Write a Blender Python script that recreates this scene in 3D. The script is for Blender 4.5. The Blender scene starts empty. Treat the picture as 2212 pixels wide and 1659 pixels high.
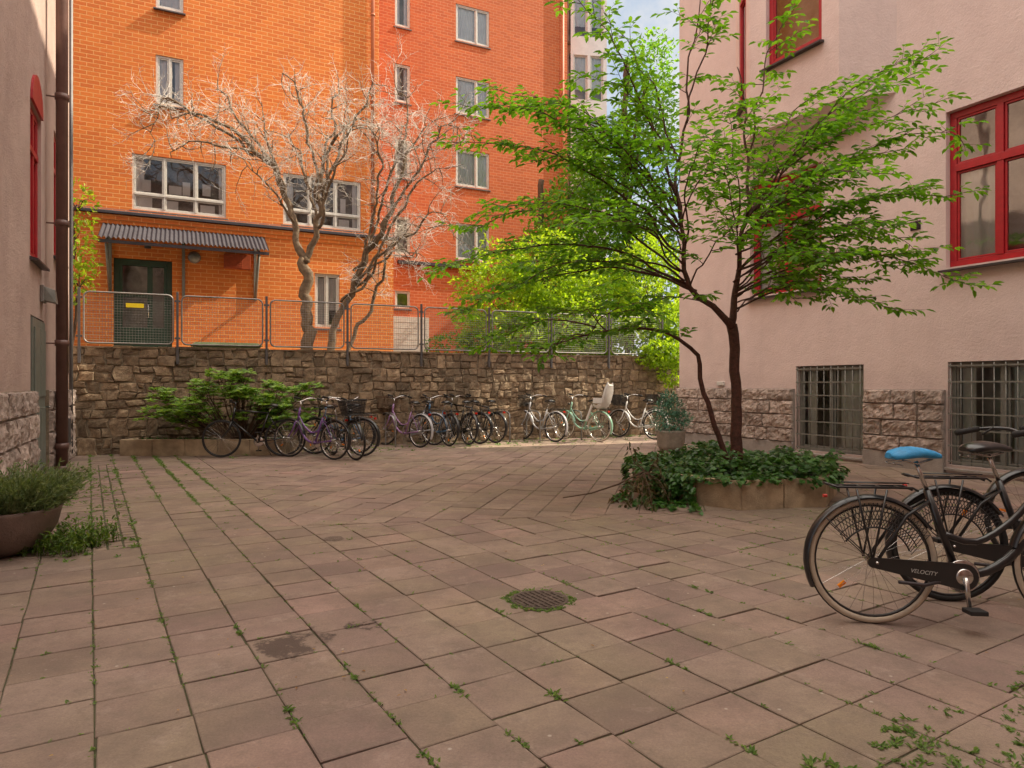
import bpy, math, random
from mathutils import Vector, Matrix, noise
R=random.Random(7)
V=Vector
scn=bpy.context.scene
COL=scn.collection
# ------------------------------------------------------------------ mesh builder
class MB:
    def __init__(s): s.v=[];s.f=[];s.m=[];s.s=[]
    def add(s,vs,fs,mi=0,sm=False):
        o=len(s.v); s.v.extend([tuple(p) for p in vs])
        for f in fs:
            s.f.append([i+o for i in f]); s.m.append(mi); s.s.append(sm)
    def box(s,x0,x1,y0,y1,z0,z1,mi=0,M=None):
        vs=[V((x,y,z)) for z in (z0,z1) for y in (y0,y1) for x in (x0,x1)]
        if M: vs=[M@p for p in vs]
        s.add(vs,[[0,2,3,1],[4,5,7,6],[0,1,5,4],[2,6,7,3],[0,4,6,2],[1,3,7,5]],mi)
    def prism(s,poly,z0,z1,mi=0):
        n=len(poly)
        vs=[(p[0],p[1],z0) for p in poly]+[(p[0],p[1],z1) for p in poly]
        fs=[list(range(n))[::-1],list(range(n,2*n))]+[[i,(i+1)%n,n+(i+1)%n,n+i] for i in range(n)]
        s.add(vs,fs,mi)
    def loft(s,rings,mi=0,sm=True,caps=True):
        n=len(rings[0]); vs=[p for r in rings for p in r]; fs=[]
        for k in range(len(rings)-1):
            for i in range(n):
                a=k*n+i;b=k*n+(i+1)%n
                fs.append([a,b,b+n,a+n])
        s.add(vs,fs,mi,sm)
        if caps:
            s.add(rings[0],[list(range(n))[::-1]],mi); s.add(rings[-1],[list(range(n))],mi)
    def tube(s,pts,rad,n=6,mi=0,closed=False,caps=True,sm=True):
        pts=[V(p) for p in pts]; m=len(pts)
        if not hasattr(rad,'__len__'): rad=[rad]*m
        u=None; vs=[]
        for i in range(m):
            if closed: t=pts[(i+1)%m]-pts[i-1]
            else: t=pts[min(i+1,m-1)]-pts[max(i-1,0)]
            if t.length<1e-9: t=V((0,0,1))
            t.normalize()
            if u is None:
                u=V((0,0,1)) if abs(t.z)<.9 else V((1,0,0))
            u=u-t*u.dot(t)
            if u.length<1e-6: u=t.orthogonal()
            u.normalize(); w=t.cross(u)
            for k in range(n):
                a=2*math.pi*k/n
                vs.append(pts[i]+(u*math.cos(a)+w*math.sin(a))*rad[i])
        fs=[]
        for i in range(m if closed else m-1):
            j=(i+1)%m
            for k in range(n):
                fs.append([i*n+k,i*n+(k+1)%n,j*n+(k+1)%n,j*n+k])
        if caps and not closed and n>3:
            fs.append(list(range(n))[::-1]); fs.append([(m-1)*n+k for k in range(n)])
        s.add(vs,fs,mi,sm)
    def lathe(s,prof,n=24,c=(0,0,0),mi=0,axis='z'):
        rings=[]
        for r,z in prof:
            ring=[]
            for k in range(n):
                a=2*math.pi*k/n
                if axis=='z': ring.append((c[0]+r*math.cos(a),c[1]+r*math.sin(a),c[2]+z))
                else: ring.append((c[0]+r*math.cos(a),c[1]+z,c[2]-r*math.sin(a)))
            rings.append(ring)
        s.loft(rings,mi,True,False)
    def disc(s,c,r,n=20,axis='z',mi=0):
        vs=[]
        for k in range(n):
            a=2*math.pi*k/n
            vs.append((c[0]+r*math.cos(a),c[1]+r*math.sin(a),c[2]) if axis=='z' else (c[0]+r*math.cos(a),c[1],c[2]+r*math.sin(a)))
        s.add(vs,[list(range(n))],mi)
    def leaf(s,p,d,up,L,W,fold=.25,mi=0):
        d=d.normalized(); side=d.cross(up)
        if side.length<1e-4: side=d.orthogonal()
        side.normalize(); nn=side.cross(d)
        vs=[p,p+d*L*.3+side*W*.5+nn*W*fold,p+d*L*.68+side*W*.42+nn*W*fold*.6,p+d*L-nn*L*.08,
            p+d*L*.68-side*W*.42+nn*W*fold*.6,p+d*L*.3-side*W*.5+nn*W*fold]
        s.add(vs,[[0,1,2,3],[0,3,4,5]],mi)
    def obj(s,name,mats,parent=None,loc=(0,0,0),rot=(0,0,0),bevel=0,**props):
        me=bpy.data.meshes.new(name); me.from_pydata(s.v,[],s.f)
        if not isinstance(mats,(list,tuple)): mats=[mats]
        for m in mats: me.materials.append(m)
        me.polygons.foreach_set('material_index',s.m)
        me.polygons.foreach_set('use_smooth',s.s); me.update()
        o=bpy.data.objects.new(name,me); COL.objects.link(o)
        o.location=loc; o.rotation_euler=rot
        if parent: o.parent=parent
        if bevel:
            b=o.modifiers.new('bevel','BEVEL'); b.width=bevel; b.segments=2; b.limit_method='ANGLE'
        for k,v in props.items(): o[k]=v
        return o
def empty(name,loc=(0,0,0),rot=(0,0,0),parent=None,**props):
    o=bpy.data.objects.new(name,None); COL.objects.link(o); o.location=loc; o.rotation_euler=rot
    o.empty_display_size=.2
    if parent: o.parent=parent
    for k,v in props.items(): o[k]=v
    return o
rad=math.radians
# ------------------------------------------------------------------ materials
def newmat(name):
    m=bpy.data.materials.new(name); m.use_nodes=True
    nt=m.node_tree; nt.nodes.clear()
    out=nt.nodes.new('ShaderNodeOutputMaterial')
    return m,nt,out
def N(nt,t,**kw):
    n=nt.nodes.new(t)
    for k,v in kw.items(): setattr(n,k,v)
    return n
def c4(c): return (c[0],c[1],c[2],1)
def noise_n(nt,scale,detail=4,rough=.6,coord=None):
    n=N(nt,'ShaderNodeTexNoise'); n.inputs['Scale'].default_value=scale; n.inputs['Detail'].default_value=detail
    n.inputs['Roughness'].default_value=rough
    if coord: nt.links.new(coord,n.inputs['Vector'])
    return n
def mixc(nt,fac,a,b,mode='MIX'):
    m=N(nt,'ShaderNodeMix',data_type='RGBA',blend_type=mode)
    for sock,val in ((m.inputs[0],fac),(m.inputs[6],a),(m.inputs[7],b)):
        if isinstance(val,(int,float)): sock.default_value=val
        elif isinstance(val,(tuple,list)): sock.default_value=c4(val)
        else: nt.links.new(val,sock)
    return m.outputs[2]
def ramp(nt,fac,stops):
    r=N(nt,'ShaderNodeValToRGB'); el=r.color_ramp.elements
    while len(el)<len(stops): el.new(.5)
    for e,(p,c) in zip(el,stops):
        e.position=p; e.color=c4(c) if isinstance(c,(tuple,list)) else (c,c,c,1)
    nt.links.new(fac,r.inputs[0]); return r.outputs[0]
def pm(name,col,rough=.75,metal=0,var=.2,scale=6,bump=0,bscale=60,col2=None,island=0,spec=.5,coat=0,s2=None):
    m,nt,out=newmat(name)
    b=N(nt,'ShaderNodeBsdfPrincipled'); nt.links.new(b.outputs[0],out.inputs[0])
    tc=N(nt,'ShaderNodeTexCoord').outputs['Object']
    n=noise_n(nt,scale,5,.65,tc)
    a=tuple(x*(1-var) for x in col); c2=col2 if col2 else tuple(min(1,x*(1+var)) for x in col)
    c=mixc(nt,ramp(nt,n.outputs[0],[(.3,0),(.7,1)]),a,c2)
    if s2:
        n3=noise_n(nt,s2[0],3,.6,tc); c=mixc(nt,ramp(nt,n3.outputs[0],[(s2[2],0),(s2[3],1)]),c,s2[1])
    if island:
        g=N(nt,'ShaderNodeNewGeometry')
        c=mixc(nt,1.0,c,ramp(nt,g.outputs['Random Per Island'],[(0,1-island),(1,1+island*.6)]),'MULTIPLY')
    nt.links.new(c,b.inputs['Base Color'])
    b.inputs['Roughness'].default_value=rough; b.inputs['Metallic'].default_value=metal
    b.inputs['Specular IOR Level'].default_value=spec; b.inputs['Coat Weight'].default_value=coat
    if bump:
        n2=noise_n(nt,bscale,6,.7,tc); bp=N(nt,'ShaderNodeBump'); bp.inputs['Strength'].default_value=bump
        bp.inputs['Distance'].default_value=.02; nt.links.new(n2.outputs[0],bp.inputs['Height']); nt.links.new(bp.outputs[0],b.inputs['Normal'])
    return m
def leafmat(name,cols,trans=.4,rough=.5):
    m,nt,out=newmat(name)
    g=N(nt,'ShaderNodeNewGeometry')
    c=ramp(nt,g.outputs['Random Per Island'],[(i/(len(cols)-1),cc) for i,cc in enumerate(cols)])
    b=N(nt,'ShaderNodeBsdfPrincipled'); nt.links.new(c,b.inputs['Base Color']); b.inputs['Roughness'].default_value=rough
    t=N(nt,'ShaderNodeBsdfTranslucent'); c2=mixc(nt,1.0,c,(1.8,1.75,.7),'MULTIPLY'); nt.links.new(c2,t.inputs[0])
    mx=N(nt,'ShaderNodeMixShader'); mx.inputs[0].default_value=trans
    nt.links.new(b.outputs[0],mx.inputs[1]); nt.links.new(t.outputs[0],mx.inputs[2]); nt.links.new(mx.outputs[0],out.inputs[0])
    return m
def glassmat(name,tint=(.93,.95,.96),gl=.25):
    m,nt,out=newmat(name)
    tr=N(nt,'ShaderNodeBsdfTransparent'); tr.inputs[0].default_value=c4(tint)
    g=N(nt,'ShaderNodeBsdfGlossy'); g.inputs['Roughness'].default_value=.03
    tc=N(nt,'ShaderNodeTexCoord').outputs['Object']; n=noise_n(nt,1.3,2,.5,tc)
    bp=N(nt,'ShaderNodeBump'); bp.inputs['Strength'].default_value=.12; bp.inputs['Distance'].default_value=.05
    nt.links.new(n.outputs[0],bp.inputs['Height']); nt.links.new(bp.outputs[0],g.inputs['Normal'])
    fr=N(nt,'ShaderNodeFresnel'); fr.inputs[0].default_value=1.5
    ad=N(nt,'ShaderNodeMath',operation='ADD'); ad.use_clamp=True; nt.links.new(fr.outputs[0],ad.inputs[0]); ad.inputs[1].default_value=gl
    mx=N(nt,'ShaderNodeMixShader'); nt.links.new(ad.outputs[0],mx.inputs[0]); nt.links.new(tr.outputs[0],mx.inputs[1]); nt.links.new(g.outputs[0],mx.inputs[2])
    nt.links.new(mx.outputs[0],out.inputs[0]); return m
def brickmat(name,c1,c2,mortar,bw=.28,bh=.105,ms=.0095):
    m,nt,out=newmat(name)
    b=N(nt,'ShaderNodeBsdfPrincipled'); nt.links.new(b.outputs[0],out.inputs[0])
    tc=N(nt,'ShaderNodeTexCoord').outputs['Object']
    sp=N(nt,'ShaderNodeSeparateXYZ'); nt.links.new(tc,sp.inputs[0])
    ad=N(nt,'ShaderNodeMath',operation='ADD'); nt.links.new(sp.outputs[0],ad.inputs[0]); nt.links.new(sp.outputs[1],ad.inputs[1])
    cb=N(nt,'ShaderNodeCombineXYZ'); nt.links.new(ad.outputs[0],cb.inputs[0]); nt.links.new(sp.outputs[2],cb.inputs[1])
    br=N(nt,'ShaderNodeTexBrick'); nt.links.new(cb.outputs[0],br.inputs['Vector'])
    br.inputs['Scale'].default_value=1; br.inputs['Brick Width'].default_value=bw; br.inputs['Row Height'].default_value=bh
    br.inputs['Mortar Size'].default_value=ms; br.inputs['Mortar Smooth'].default_value=.3; br.inputs['Bias'].default_value=-.1
    br.inputs['Color1'].default_value=c4(c1); br.inputs['Color2'].default_value=c4(c2); br.inputs['Mortar'].default_value=c4(mortar)
    n=noise_n(nt,.35,4,.6,tc); c=mixc(nt,ramp(nt,n.outputs[0],[(.35,0),(.7,.35)]),br.outputs[0],tuple(x*.62 for x in c1))
    n2=noise_n(nt,22,4,.7,tc); c=mixc(nt,.3,c,n2.outputs[1],'SOFT_LIGHT')
    nt.links.new(c,b.inputs['Base Color']); b.inputs['Roughness'].default_value=.85
    bp=N(nt,'ShaderNodeBump',invert=True); bp.inputs['Strength'].default_value=.4; bp.inputs['Distance'].default_value=.008
    nt.links.new(br.outputs['Fac'],bp.inputs['Height']); nt.links.new(bp.outputs[0],b.inputs['Normal'])
    return m
def N_scale(nt,sock,k):
    ma=N(nt,'ShaderNodeMath',operation='MULTIPLY'); nt.links.new(sock,ma.inputs[0]); ma.inputs[1].default_value=k; return ma.outputs[0]
def N_add(nt,s,k):
    ma=N(nt,'ShaderNodeMath',operation='ADD'); nt.links.new(s,ma.inputs[0]); ma.inputs[1].default_value=k; return ma.outputs[0]
def stucco(name,col,dark,bst=.45):
    m,nt,out=newmat(name)
    b=N(nt,'ShaderNodeBsdfPrincipled'); nt.links.new(b.outputs[0],out.inputs[0])
    tc=N(nt,'ShaderNodeTexCoord').outputs['Object']
    n=noise_n(nt,.9,7,.7,tc); c=mixc(nt,ramp(nt,n.outputs[0],[(.38,0),(.64,1)]),col,dark)
    mp=N(nt,'ShaderNodeMapping'); mp.inputs['Scale'].default_value=(3.3,3.3,.5); nt.links.new(tc,mp.inputs[0])
    n2=noise_n(nt,1,5,.7,mp.outputs[0]); c=mixc(nt,ramp(nt,n2.outputs[0],[(.52,0),(.78,.16)]),c,tuple(x*.6 for x in dark))
    sp=N(nt,'ShaderNodeSeparateXYZ'); nt.links.new(tc,sp.inputs[0])
    nd=noise_n(nt,2.2,5,.7,tc); 
    ma=N(nt,'ShaderNodeMath',operation='MULTIPLY_ADD'); nt.links.new(nd.outputs[0],ma.inputs[0]); ma.inputs[1].default_value=1.6; nt.links.new(sp.outputs[2],ma.inputs[2])
    c=mixc(nt,ramp(nt,N_scale(nt,ma.outputs[0],.2),[(.3,.4),(.5,0)]),c,tuple(x*.62 for x in dark))
    nt.links.new(c,b.inputs['Base Color']); b.inputs['Roughness'].default_value=.92
    n3=noise_n(nt,28,7,.7,tc); n4=noise_n(nt,4,4,.6,tc)
    a2=N(nt,'ShaderNodeMath',operation='ADD'); nt.links.new(n3.outputs[0],a2.inputs[0]); nt.links.new(n4.outputs[0],a2.inputs[1])
    bp=N(nt,'ShaderNodeBump'); bp.inputs['Strength'].default_value=bst; bp.inputs['Distance'].default_value=.025
    nt.links.new(a2.outputs[0],bp.inputs['Height']); nt.links.new(bp.outputs[0],b.inputs['Normal'])
    return m

M_brick=brickmat('orange_brick',(.75,.21,.038),(.62,.15,.028),(.84,.44,.16))
M_brickshade=brickmat('shade_tinted_brick',(.60,.14,.04),(.48,.10,.03),(.64,.28,.14))  # darker, redder copy of the brick: the rear wing's shade put into colour
M_stucco=stucco('pink_stucco',(.74,.595,.56),(.65,.515,.485),.45)
M_stucco2=stucco('peach_stucco',(.54,.41,.36),(.42,.31,.27),.6)
M_ashlar=pm('rough_granite',(.42,.335,.29),.9,0,.42,14,1.0,38,island=.22)
M_rubble=pm('rubble_stone',(.28,.20,.13),.9,0,.38,9,1.0,42,island=.4,col2=(.46,.34,.22),s2=(1.1,(.18,.145,.10),.5,.75))
M_mortar=pm('old_mortar',(.25,.20,.14),.95,0,.3,20,.6,70)
M_plinth=pm('grey_plinth',(.32,.28,.255),.95,0,.25,5,.8,60)
M_red=pm('red_window_paint',(.38,.010,.018),.4,0,.15,12)
M_white=pm('white_window_paint',(.62,.60,.56),.5,0,.1,12)
M_green=pm('dark_green_paint',(.02,.055,.035),.4,0,.2,8)
M_sill=pm('dark_sill_metal',(.07,.06,.065),.45,.5,.2,8)
M_bars=pm('grey_bar_paint',(.20,.20,.18),.5,.2,.2,8)
M_ldoor=pm('grey_green_door_paint',(.17,.19,.165),.5,.1,.15,8)
M_grey=pm('grey_flashing',(.13,.125,.13),.5,.5,.2,5)
M_canopy=pm('corrugated_sheet',(.062,.058,.07),.7,0,.25,5,spec=.25)
M_galv=pm('galvanised_steel',(.27,.26,.25),.5,.6,.25,14)
M_glass=glassmat('window_glass',(.97,.98,.98),gl=.08)
M_glassr=glassmat('clear_window_glass',gl=.20)
M_glass2=glassmat('dark_window_glass',(.85,.9,.88),.05)
M_inside=pm('dark_interior',(.08,.07,.065),.9,0,.5,1.5)
M_insided=pm('office_interior',(.19,.16,.14),.9,0,.8,2.5)
M_insidel=pm('lit_painted_interior',(.36,.34,.31),.9,0,.6,1.5)  # paler backing colour stands in for light inside the rooms
M_curt=pm('pale_curtain',(.85,.86,.88),.9,0,.08,4)
M_brown=pm('brown_downpipe',(.15,.082,.068),.4,.1,.2,5)
M_opipe=pm('orange_downpipe',(.50,.14,.05),.5,0,.15,5)
M_iron=pm('cast_iron',(.11,.08,.065),.7,.4,.35,18,.5,80)
M_bark=pm('cherry_bark',(.10,.036,.026),.6,0,.5,25,.8,50)
M_bare=pm('pale_bark',(.17,.12,.075),.85,0,.5,12,.9,40)
M_twig=pm('pale_twig',(.62,.58,.52),.7,0,.3,6)
M_stem=pm('brown_stem',(.10,.06,.035),.85,0,.3,15,.4,60)
M_conc=pm('planter_concrete',(.42,.32,.21),.9,0,.35,4,.6,70,island=.12)
M_soil=pm('soil',(.05,.035,.025),.95,0,.4,12,.8,40)
M_clay=pm('clay_bowl',(.20,.145,.125),.7,0,.2,6,.3,50)
M_pot=pm('stone_pot',(.30,.27,.23),.8,0,.25,8,.5,60)
M_black=pm('black_paint',(.012,.012,.014),.3,0,.1,10,coat=.4)
M_rubber=pm('black_rubber',(.018,.017,.017),.75,0,.2,20)
M_cream=pm('cream_tyre',(.50,.42,.33),.7,0,.12,14)
M_chrome=pm('chrome',(.6,.58,.56),.22,1,.08,10)
M_blue=pm('blue_saddle_cover',(.03,.30,.62),.45,0,.25,9,.5,25)
M_redl=pm('red_reflector',(.45,.02,.01),.2,0,.1,10)
M_orange=pm('orange_reflector',(.8,.22,.02),.25,0,.1,10)
M_yellow=pm('yellow_notice',(.85,.65,.02),.5,0,.05,10)
M_textw=pm('white_lettering',(.5,.5,.48),.5,0,.02,10)
L_cherry=leafmat('cherry_leaves',[(.065,.17,.012),(.10,.24,.018),(.145,.32,.024),(.20,.40,.035)],.55)
L_shrub=leafmat('sunny_shrub_leaves',[(.16,.27,.015),(.27,.41,.025),(.38,.50,.04)],.5)
L_far=leafmat('tall_tree_leaves',[(.06,.17,.014),(.11,.26,.02),(.19,.35,.03)],.5)
L_rhodo=leafmat('rhododendron_leaves',[(.11,.24,.03),(.20,.36,.05),(.32,.46,.09)],.35,.35)
L_ivy=leafmat('ivy_leaves',[(.028,.09,.018),(.05,.14,.028),(.09,.22,.05)],.25,.4)
L_weed=leafmat('weed_leaves',[(.07,.14,.02),(.11,.20,.03),(.17,.26,.04)],.3)
L_lav=leafmat('lavender_leaves',[(.11,.17,.07),(.18,.25,.11),(.26,.31,.17)],.3)
L_con=leafmat('conifer_needles',[(.04,.13,.09),(.06,.19,.12),(.10,.25,.16)],.1)
L_dead=leafmat('withered_leaves',[(.07,.05,.02),(.08,.10,.035),(.13,.08,.035)],.2)
L_dry=leafmat('fallen_leaf',[(.35,.22,.06),(.25,.12,.05),(.5,.35,.12)],.2)

# ------------------------------------------------------------------ ground
g=MB(); g.add([(-300,-300,-.009),(300,-300,-.009),(300,300,-.009),(-300,300,-.009)],[[0,1,2,3]])
g.obj('ground',pm('sandy_ground',(.085,.07,.045),.95,0,.35,9,.4,60,col2=(.10,.11,.045)),kind='structure')
def pavemat():
    m,nt,out=newmat('concrete_slabs')
    b=N(nt,'ShaderNodeBsdfPrincipled'); nt.links.new(b.outputs[0],out.inputs[0])
    tc=N(nt,'ShaderNodeTexCoord').outputs['Object']
    ge=N(nt,'ShaderNodeNewGeometry')
    c=ramp(nt,ge.outputs['Random Per Island'],[(0,(.205,.14,.118)),(.3,(.28,.195,.16)),(.6,(.305,.222,.178)),(.8,(.255,.19,.14)),(1,(.345,.225,.19))])
    n=noise_n(nt,.45,4,.6,tc); c=mixc(nt,ramp(nt,n.outputs[0],[(.44,0),(.6,.5)]),c,(.24,.205,.12))
    n=noise_n(nt,1.7,6,.7,tc); c=mixc(nt,ramp(nt,n.outputs[0],[(.36,.6),(.6,0)]),c,(.14,.097,.082))
    n=noise_n(nt,90,5,.8,tc); c=mixc(nt,.5,c,n.outputs[0],'OVERLAY')
    n=noise_n(nt,9,6,.75,tc); c=mixc(nt,ramp(nt,n.outputs[0],[(.5,0),(.68,.6)]),c,(.165,.125,.095))
    n=noise_n(nt,4,6,.8,tc); c=mixc(nt,ramp(nt,n.outputs[0],[(.56,0),(.72,.45)]),c,(.42,.33,.28))
    vo=N(nt,'ShaderNodeTexVoronoi'); vo.inputs['Scale'].default_value=6; nt.links.new(tc,vo.inputs['Vector'])
    c=mixc(nt,ramp(nt,vo.outputs[0],[(.03,.7),(.06,0)]),c,(.48,.43,.37))
    nn=noise_n(nt,7,5,.7,tc)
    for cx,cy,r in ((-1.12,3.48,.21),(-.82,3.72,.12)):
        mp=N(nt,'ShaderNodeMapping'); mp.inputs['Location'].default_value=(-cx,-cy,0); nt.links.new(tc,mp.inputs[0])
        ln=N(nt,'ShaderNodeVectorMath',operation='LENGTH'); nt.links.new(mp.outputs[0],ln.inputs[0])
        ma=N(nt,'ShaderNodeMath',operation='MULTIPLY_ADD'); nt.links.new(nn.outputs[0],ma.inputs[0]); ma.inputs[1].default_value=-.8; nt.links.new(ln.outputs['Value'],ma.inputs[2])
        c=mixc(nt,ramp(nt,N_add(nt,ma.outputs[0],.45),[(r*.7,.85),(r*1.05,0)]),c,(.06,.038,.03))
    nt.links.new(c,b.inputs['Base Color']); b.inputs['Roughness'].default_value=.82
    n3=noise_n(nt,110,6,.75,tc); bp=N(nt,'ShaderNodeBump'); bp.inputs['Strength'].default_value=.6; bp.inputs['Distance'].default_value=.007
    nt.links.new(n3.outputs[0],bp.inputs['Height']); nt.links.new(bp.outputs[0],b.inputs['Normal'])
    return m
TA=rad(31.8); TX=V((math.cos(TA),math.sin(TA),0)); TY=V((-math.sin(TA),math.cos(TA),0)); TS=.335
def inyard(p,mg=0):
    if (V((p.x+6.41,p.y-9.12,0))).dot(V((.891,.454,0)))<-mg: return False
    if (V((p.x-5.27,p.y-12.66,0))).dot(V((-.891,-.454,0)))<-mg and p.y<15.6: return False
    if (V((p.x+8.12,p.y-12.66,0))).dot(V((-.407,.9135,0)))>mg: return False
    return p.y>-2 and p.x<9
pv=MB(); off={}
DR=V((.17,4.2,0))
Q0=V((-2.0,6.4,0)); n1=V((-.18,.984,0)).normalized(); n2=V((TX.x,TX.y,0))
def clip(poly,p0,n,keep):
    out=[]
    for i in range(len(poly)):
        a=poly[i];b=poly[(i+1)%len(poly)]; da=(a-p0).dot(n)*keep; db=(b-p0).dot(n)*keep
        if da>=0: out.append(a)
        if da*db<0: out.append(a+(b-a)*(da/(da-db)))
    return out
def slab(poly):
    if len(poly)<3: return
    c=sum(poly,V((0,0,0)))/len(poly)
    area=sum((poly[i]-c).cross(poly[(i+1)%len(poly)]-c).z for i in range(len(poly)))/2
    if abs(area)<.0012: return
    tz=R.gauss(0,.0018); sx=R.gauss(0,.006); sy=R.gauss(0,.006); n=len(poly); vs=[]
    for (e,zz) in ((0,-.028),(0,-.003),(.0045,0)):
        for p in poly:
            d=(c-p); L=d.length; q=p+d*(min(.4,e*1.4/L) if L>0 else 0)
            vs.append(q+V((0,0,zz+tz+((sx*(q.x-c.x)+sy*(q.y-c.y)) if zz>-.02 else 0))))
    fs=[[k*n+q,k*n+(q+1)%n,(k+1)*n+(q+1)%n,(k+1)*n+q] for k in range(2) for q in range(n)]
    fs.append([2*n+q for q in range(n)]); pv.add(vs,fs)
def tilepoly(c,ax,ay,hx,hy):
    a=R.gauss(0,.008)
    return [c+ax*(lx-a*ly+R.gauss(0,.0014))+ay*(ly+a*lx+R.gauss(0,.0014)) for lx,ly in ((-hx,-hy),(hx,-hy),(hx,hy),(-hx,hy))]
for i in range(-34,44):
    o=R.uniform(-.06,.06); off[i]=o
    for j in range(-16,66):
        c=TX*((i+.5)*TS+.02)+TY*((j+.5)*TS+o)
        if not inyard(c,.5): continue
        if i==0 and 5.6<c.y<11.2:
            for a in range(3):
                for b_ in range(3):
                    s=TS/3; cc=c+TX*((a-1)*s)+TY*((b_-1)*s); slab(tilepoly(cc,TX,TY,s/2-.006-R.random()*.004,s/2-.006-R.random()*.004))
            continue
        P=tilepoly(c,TX,TY,TS/2-.0026-R.random()*.0022,TS/2-.0026-R.random()*.002)
        in1=[(p-Q0).dot(n1)>0 for p in P]; in2=[(p-Q0).dot(n2)>0 for p in P]
        if all(in1) and all(in2): continue
        if not any(in1) or not any(in2): slab(P); continue
        slab(clip(P,Q0-n1*.003,n1,-1)); r=clip(P,Q0+n1*.003,n1,1)
        if len(r)>2: slab(clip(r,Q0-n2*.003,n2,-1))
A2=TA-rad(45); UX=V((math.cos(A2),math.sin(A2),0)); UY=V((-math.sin(A2),math.cos(A2),0))
for i in range(-40,50):
    o=R.uniform(-.05,.05)
    for j in range(-10,72):
        c=UX*((i+.5)*TS)+UY*((j+.5)*TS+o)
        if not inyard(c,.5): continue
        P=tilepoly(c,UX,UY,TS/2-.003-R.random()*.002,TS/2-.003-R.random()*.002)
        r=clip(P,Q0+n1*.003,n1,1)
        if len(r)>2: r=clip(r,Q0+n2*.003,n2,1)
        if len(r)>2: slab(r)
pv.obj('paving',pavemat(),kind='structure')
WT=rad(24); WX=V((math.cos(WT),math.sin(WT),0)); WY=V((-math.sin(WT),math.cos(WT),0)); W0=V((-8.12,12.66,0))
t=MB(); 
q=[W0+WX*a+WY*b+V((0,0,1.97)) for a,b in ((-8,.3),(32,.3),(32,60),(-8,60))]
t.add(q,[[0,1,2,3]]); t.obj('terrace',pm('terrace_gravel',(.24,.20,.15),.95,0,.3,4,.5,50),kind='structure')

# ------------------------------------------------------------------ walls of blocks
def block(mb,x0,x1,z0,z1,y0,bul,seed,jit=.0,mi=0,cell=.05,warp=0):
    nx=max(3,min(16,int((x1-x0)/cell))); nz=max(3,min(9,int((z1-z0)/cell)))
    cj=[(R.uniform(-jit,jit),R.uniform(-jit,jit)) for _ in range(4)]
    tx=R.uniform(-.05,.05) if warp else 0
    us=[0,.012/(x1-x0)]+[i/nx for i in range(1,nx)]+[1-.012/(x1-x0),1]
    ws=[0,.012/(z1-z0)]+[i/nz for i in range(1,nz)]+[1-.012/(z1-z0),1]
    vs=[]
    for w in ws:
        for u in us:
            x=x0+(x1-x0)*u; z=z0+(z1-z0)*w
            dx=(cj[0][0]*(1-u)*(1-w)+cj[1][0]*u*(1-w)+cj[2][0]*u*w+cj[3][0]*(1-u)*w)
            dz=(cj[0][1]*(1-u)*(1-w)+cj[1][1]*u*(1-w)+cj[2][1]*u*w+cj[3][1]*(1-u)*w)
            e=min(u,1-u,w,1-w)
            nn=noise.noise(V((x*6+seed,z*6,seed*.37)))*.6+noise.noise(V((x*16+seed,z*16,seed*.7)))*.4+noise.noise(V((x*38+seed,z*38,seed*.2)))*.28
            cx=(u*(1-u)*4*w*(1-w)*4)**.5
            y=(y0-bul*(.45+.25*cx)-bul*nn+tx*(u-.5)) if e>0 else y0+.014
            if e<=.0001:
                dx+=.012*noise.noise(V((x*14,z*14,seed))); dz+=.012*noise.noise(V((z*14,x*14,seed+3)))
            if warp:
                k_=math.sin(math.pi*min(1,max(0,z/2)))
                dz+=warp*k_*(noise.noise(V((x*1.1,z*1.5,1)))+.5*noise.noise(V((x*3.1,z*2.5,4)))); dx+=warp*1.2*noise.noise(V((x*1.5,z*4.2,8)))
            vs.append((x+dx,y,z+dz))
    m=len(us)
    fs=[[j*m+i,j*m+i+1,(j+1)*m+i+1,(j+1)*m+i] for j in range(len(ws)-1) for i in range(m-1)]
    mb.add(vs,fs,mi,False)
rw=empty('stone_retaining_wall',W0,(0,0,WT),label='brown rubble stone retaining wall holding up the raised terrace',category='wall')
mb=MB(); mb.box(-.6,18,-.012,.42,-.05,2.0); mb.obj('mortar_core',M_mortar,rw)
mb=MB(); k=0
bands=[(-.02,.33),(.33,.69),(.69,1.01),(1.01,1.37),(1.37,1.69),(1.69,2.02)]
def st(a,b,c,d):
    global k
    k+=1; gp=.005; block(mb,a+gp,b-gp,c+gp,d-gp,R.uniform(-.035,-.008),.036,k*3.1,.018,0,.05,.06)
for (z0,z1) in bands:
    x=-.6-R.random()*.2
    while x<18:
        w=R.uniform(.2,.42); t_=R.random(); h=z1-z0
        if t_<.14: st(x,x+w*.8,z0,z1); w*=.8
        elif t_<.55:
            zz=z0+h*R.uniform(.38,.62); st(x,x+w,z0,zz); 
            if w>.32: 
                xx=x+w*R.uniform(.35,.65); st(x,xx,zz,z1); st(xx,x+w,zz,z1)
            else: st(x,x+w,zz,z1)
        elif t_<.88:
            zz=z0+h*R.uniform(.38,.62); st(x,x+w,zz,z1)
            if w>.3:
                xx=x+w*R.uniform(.35,.65); st(x,xx,z0,zz); st(xx,x+w,z0,zz)
            else: st(x,x+w,z0,zz)
        else:
            za=z0+h*.36; zb=z0+h*.68
            st(x,x+w,z0,za); st(x,x+w*.5,za,zb); st(x+w*.5,x+w,za,z1); st(x,x+w*.5,zb,z1)
        x+=w
mb.obj('stone_facing',M_rubble,rw)
mb=MB(); x=-.6; 
while x<18:
    w=R.uniform(.3,.7); mb.box(x+.004,x+w-.004,-.05+R.uniform(-.015,.015),.45,2.003,2.05+R.uniform(-.012,.014)); x+=w
mb.obj('coping',M_rubble,rw,bevel=.012)

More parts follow.
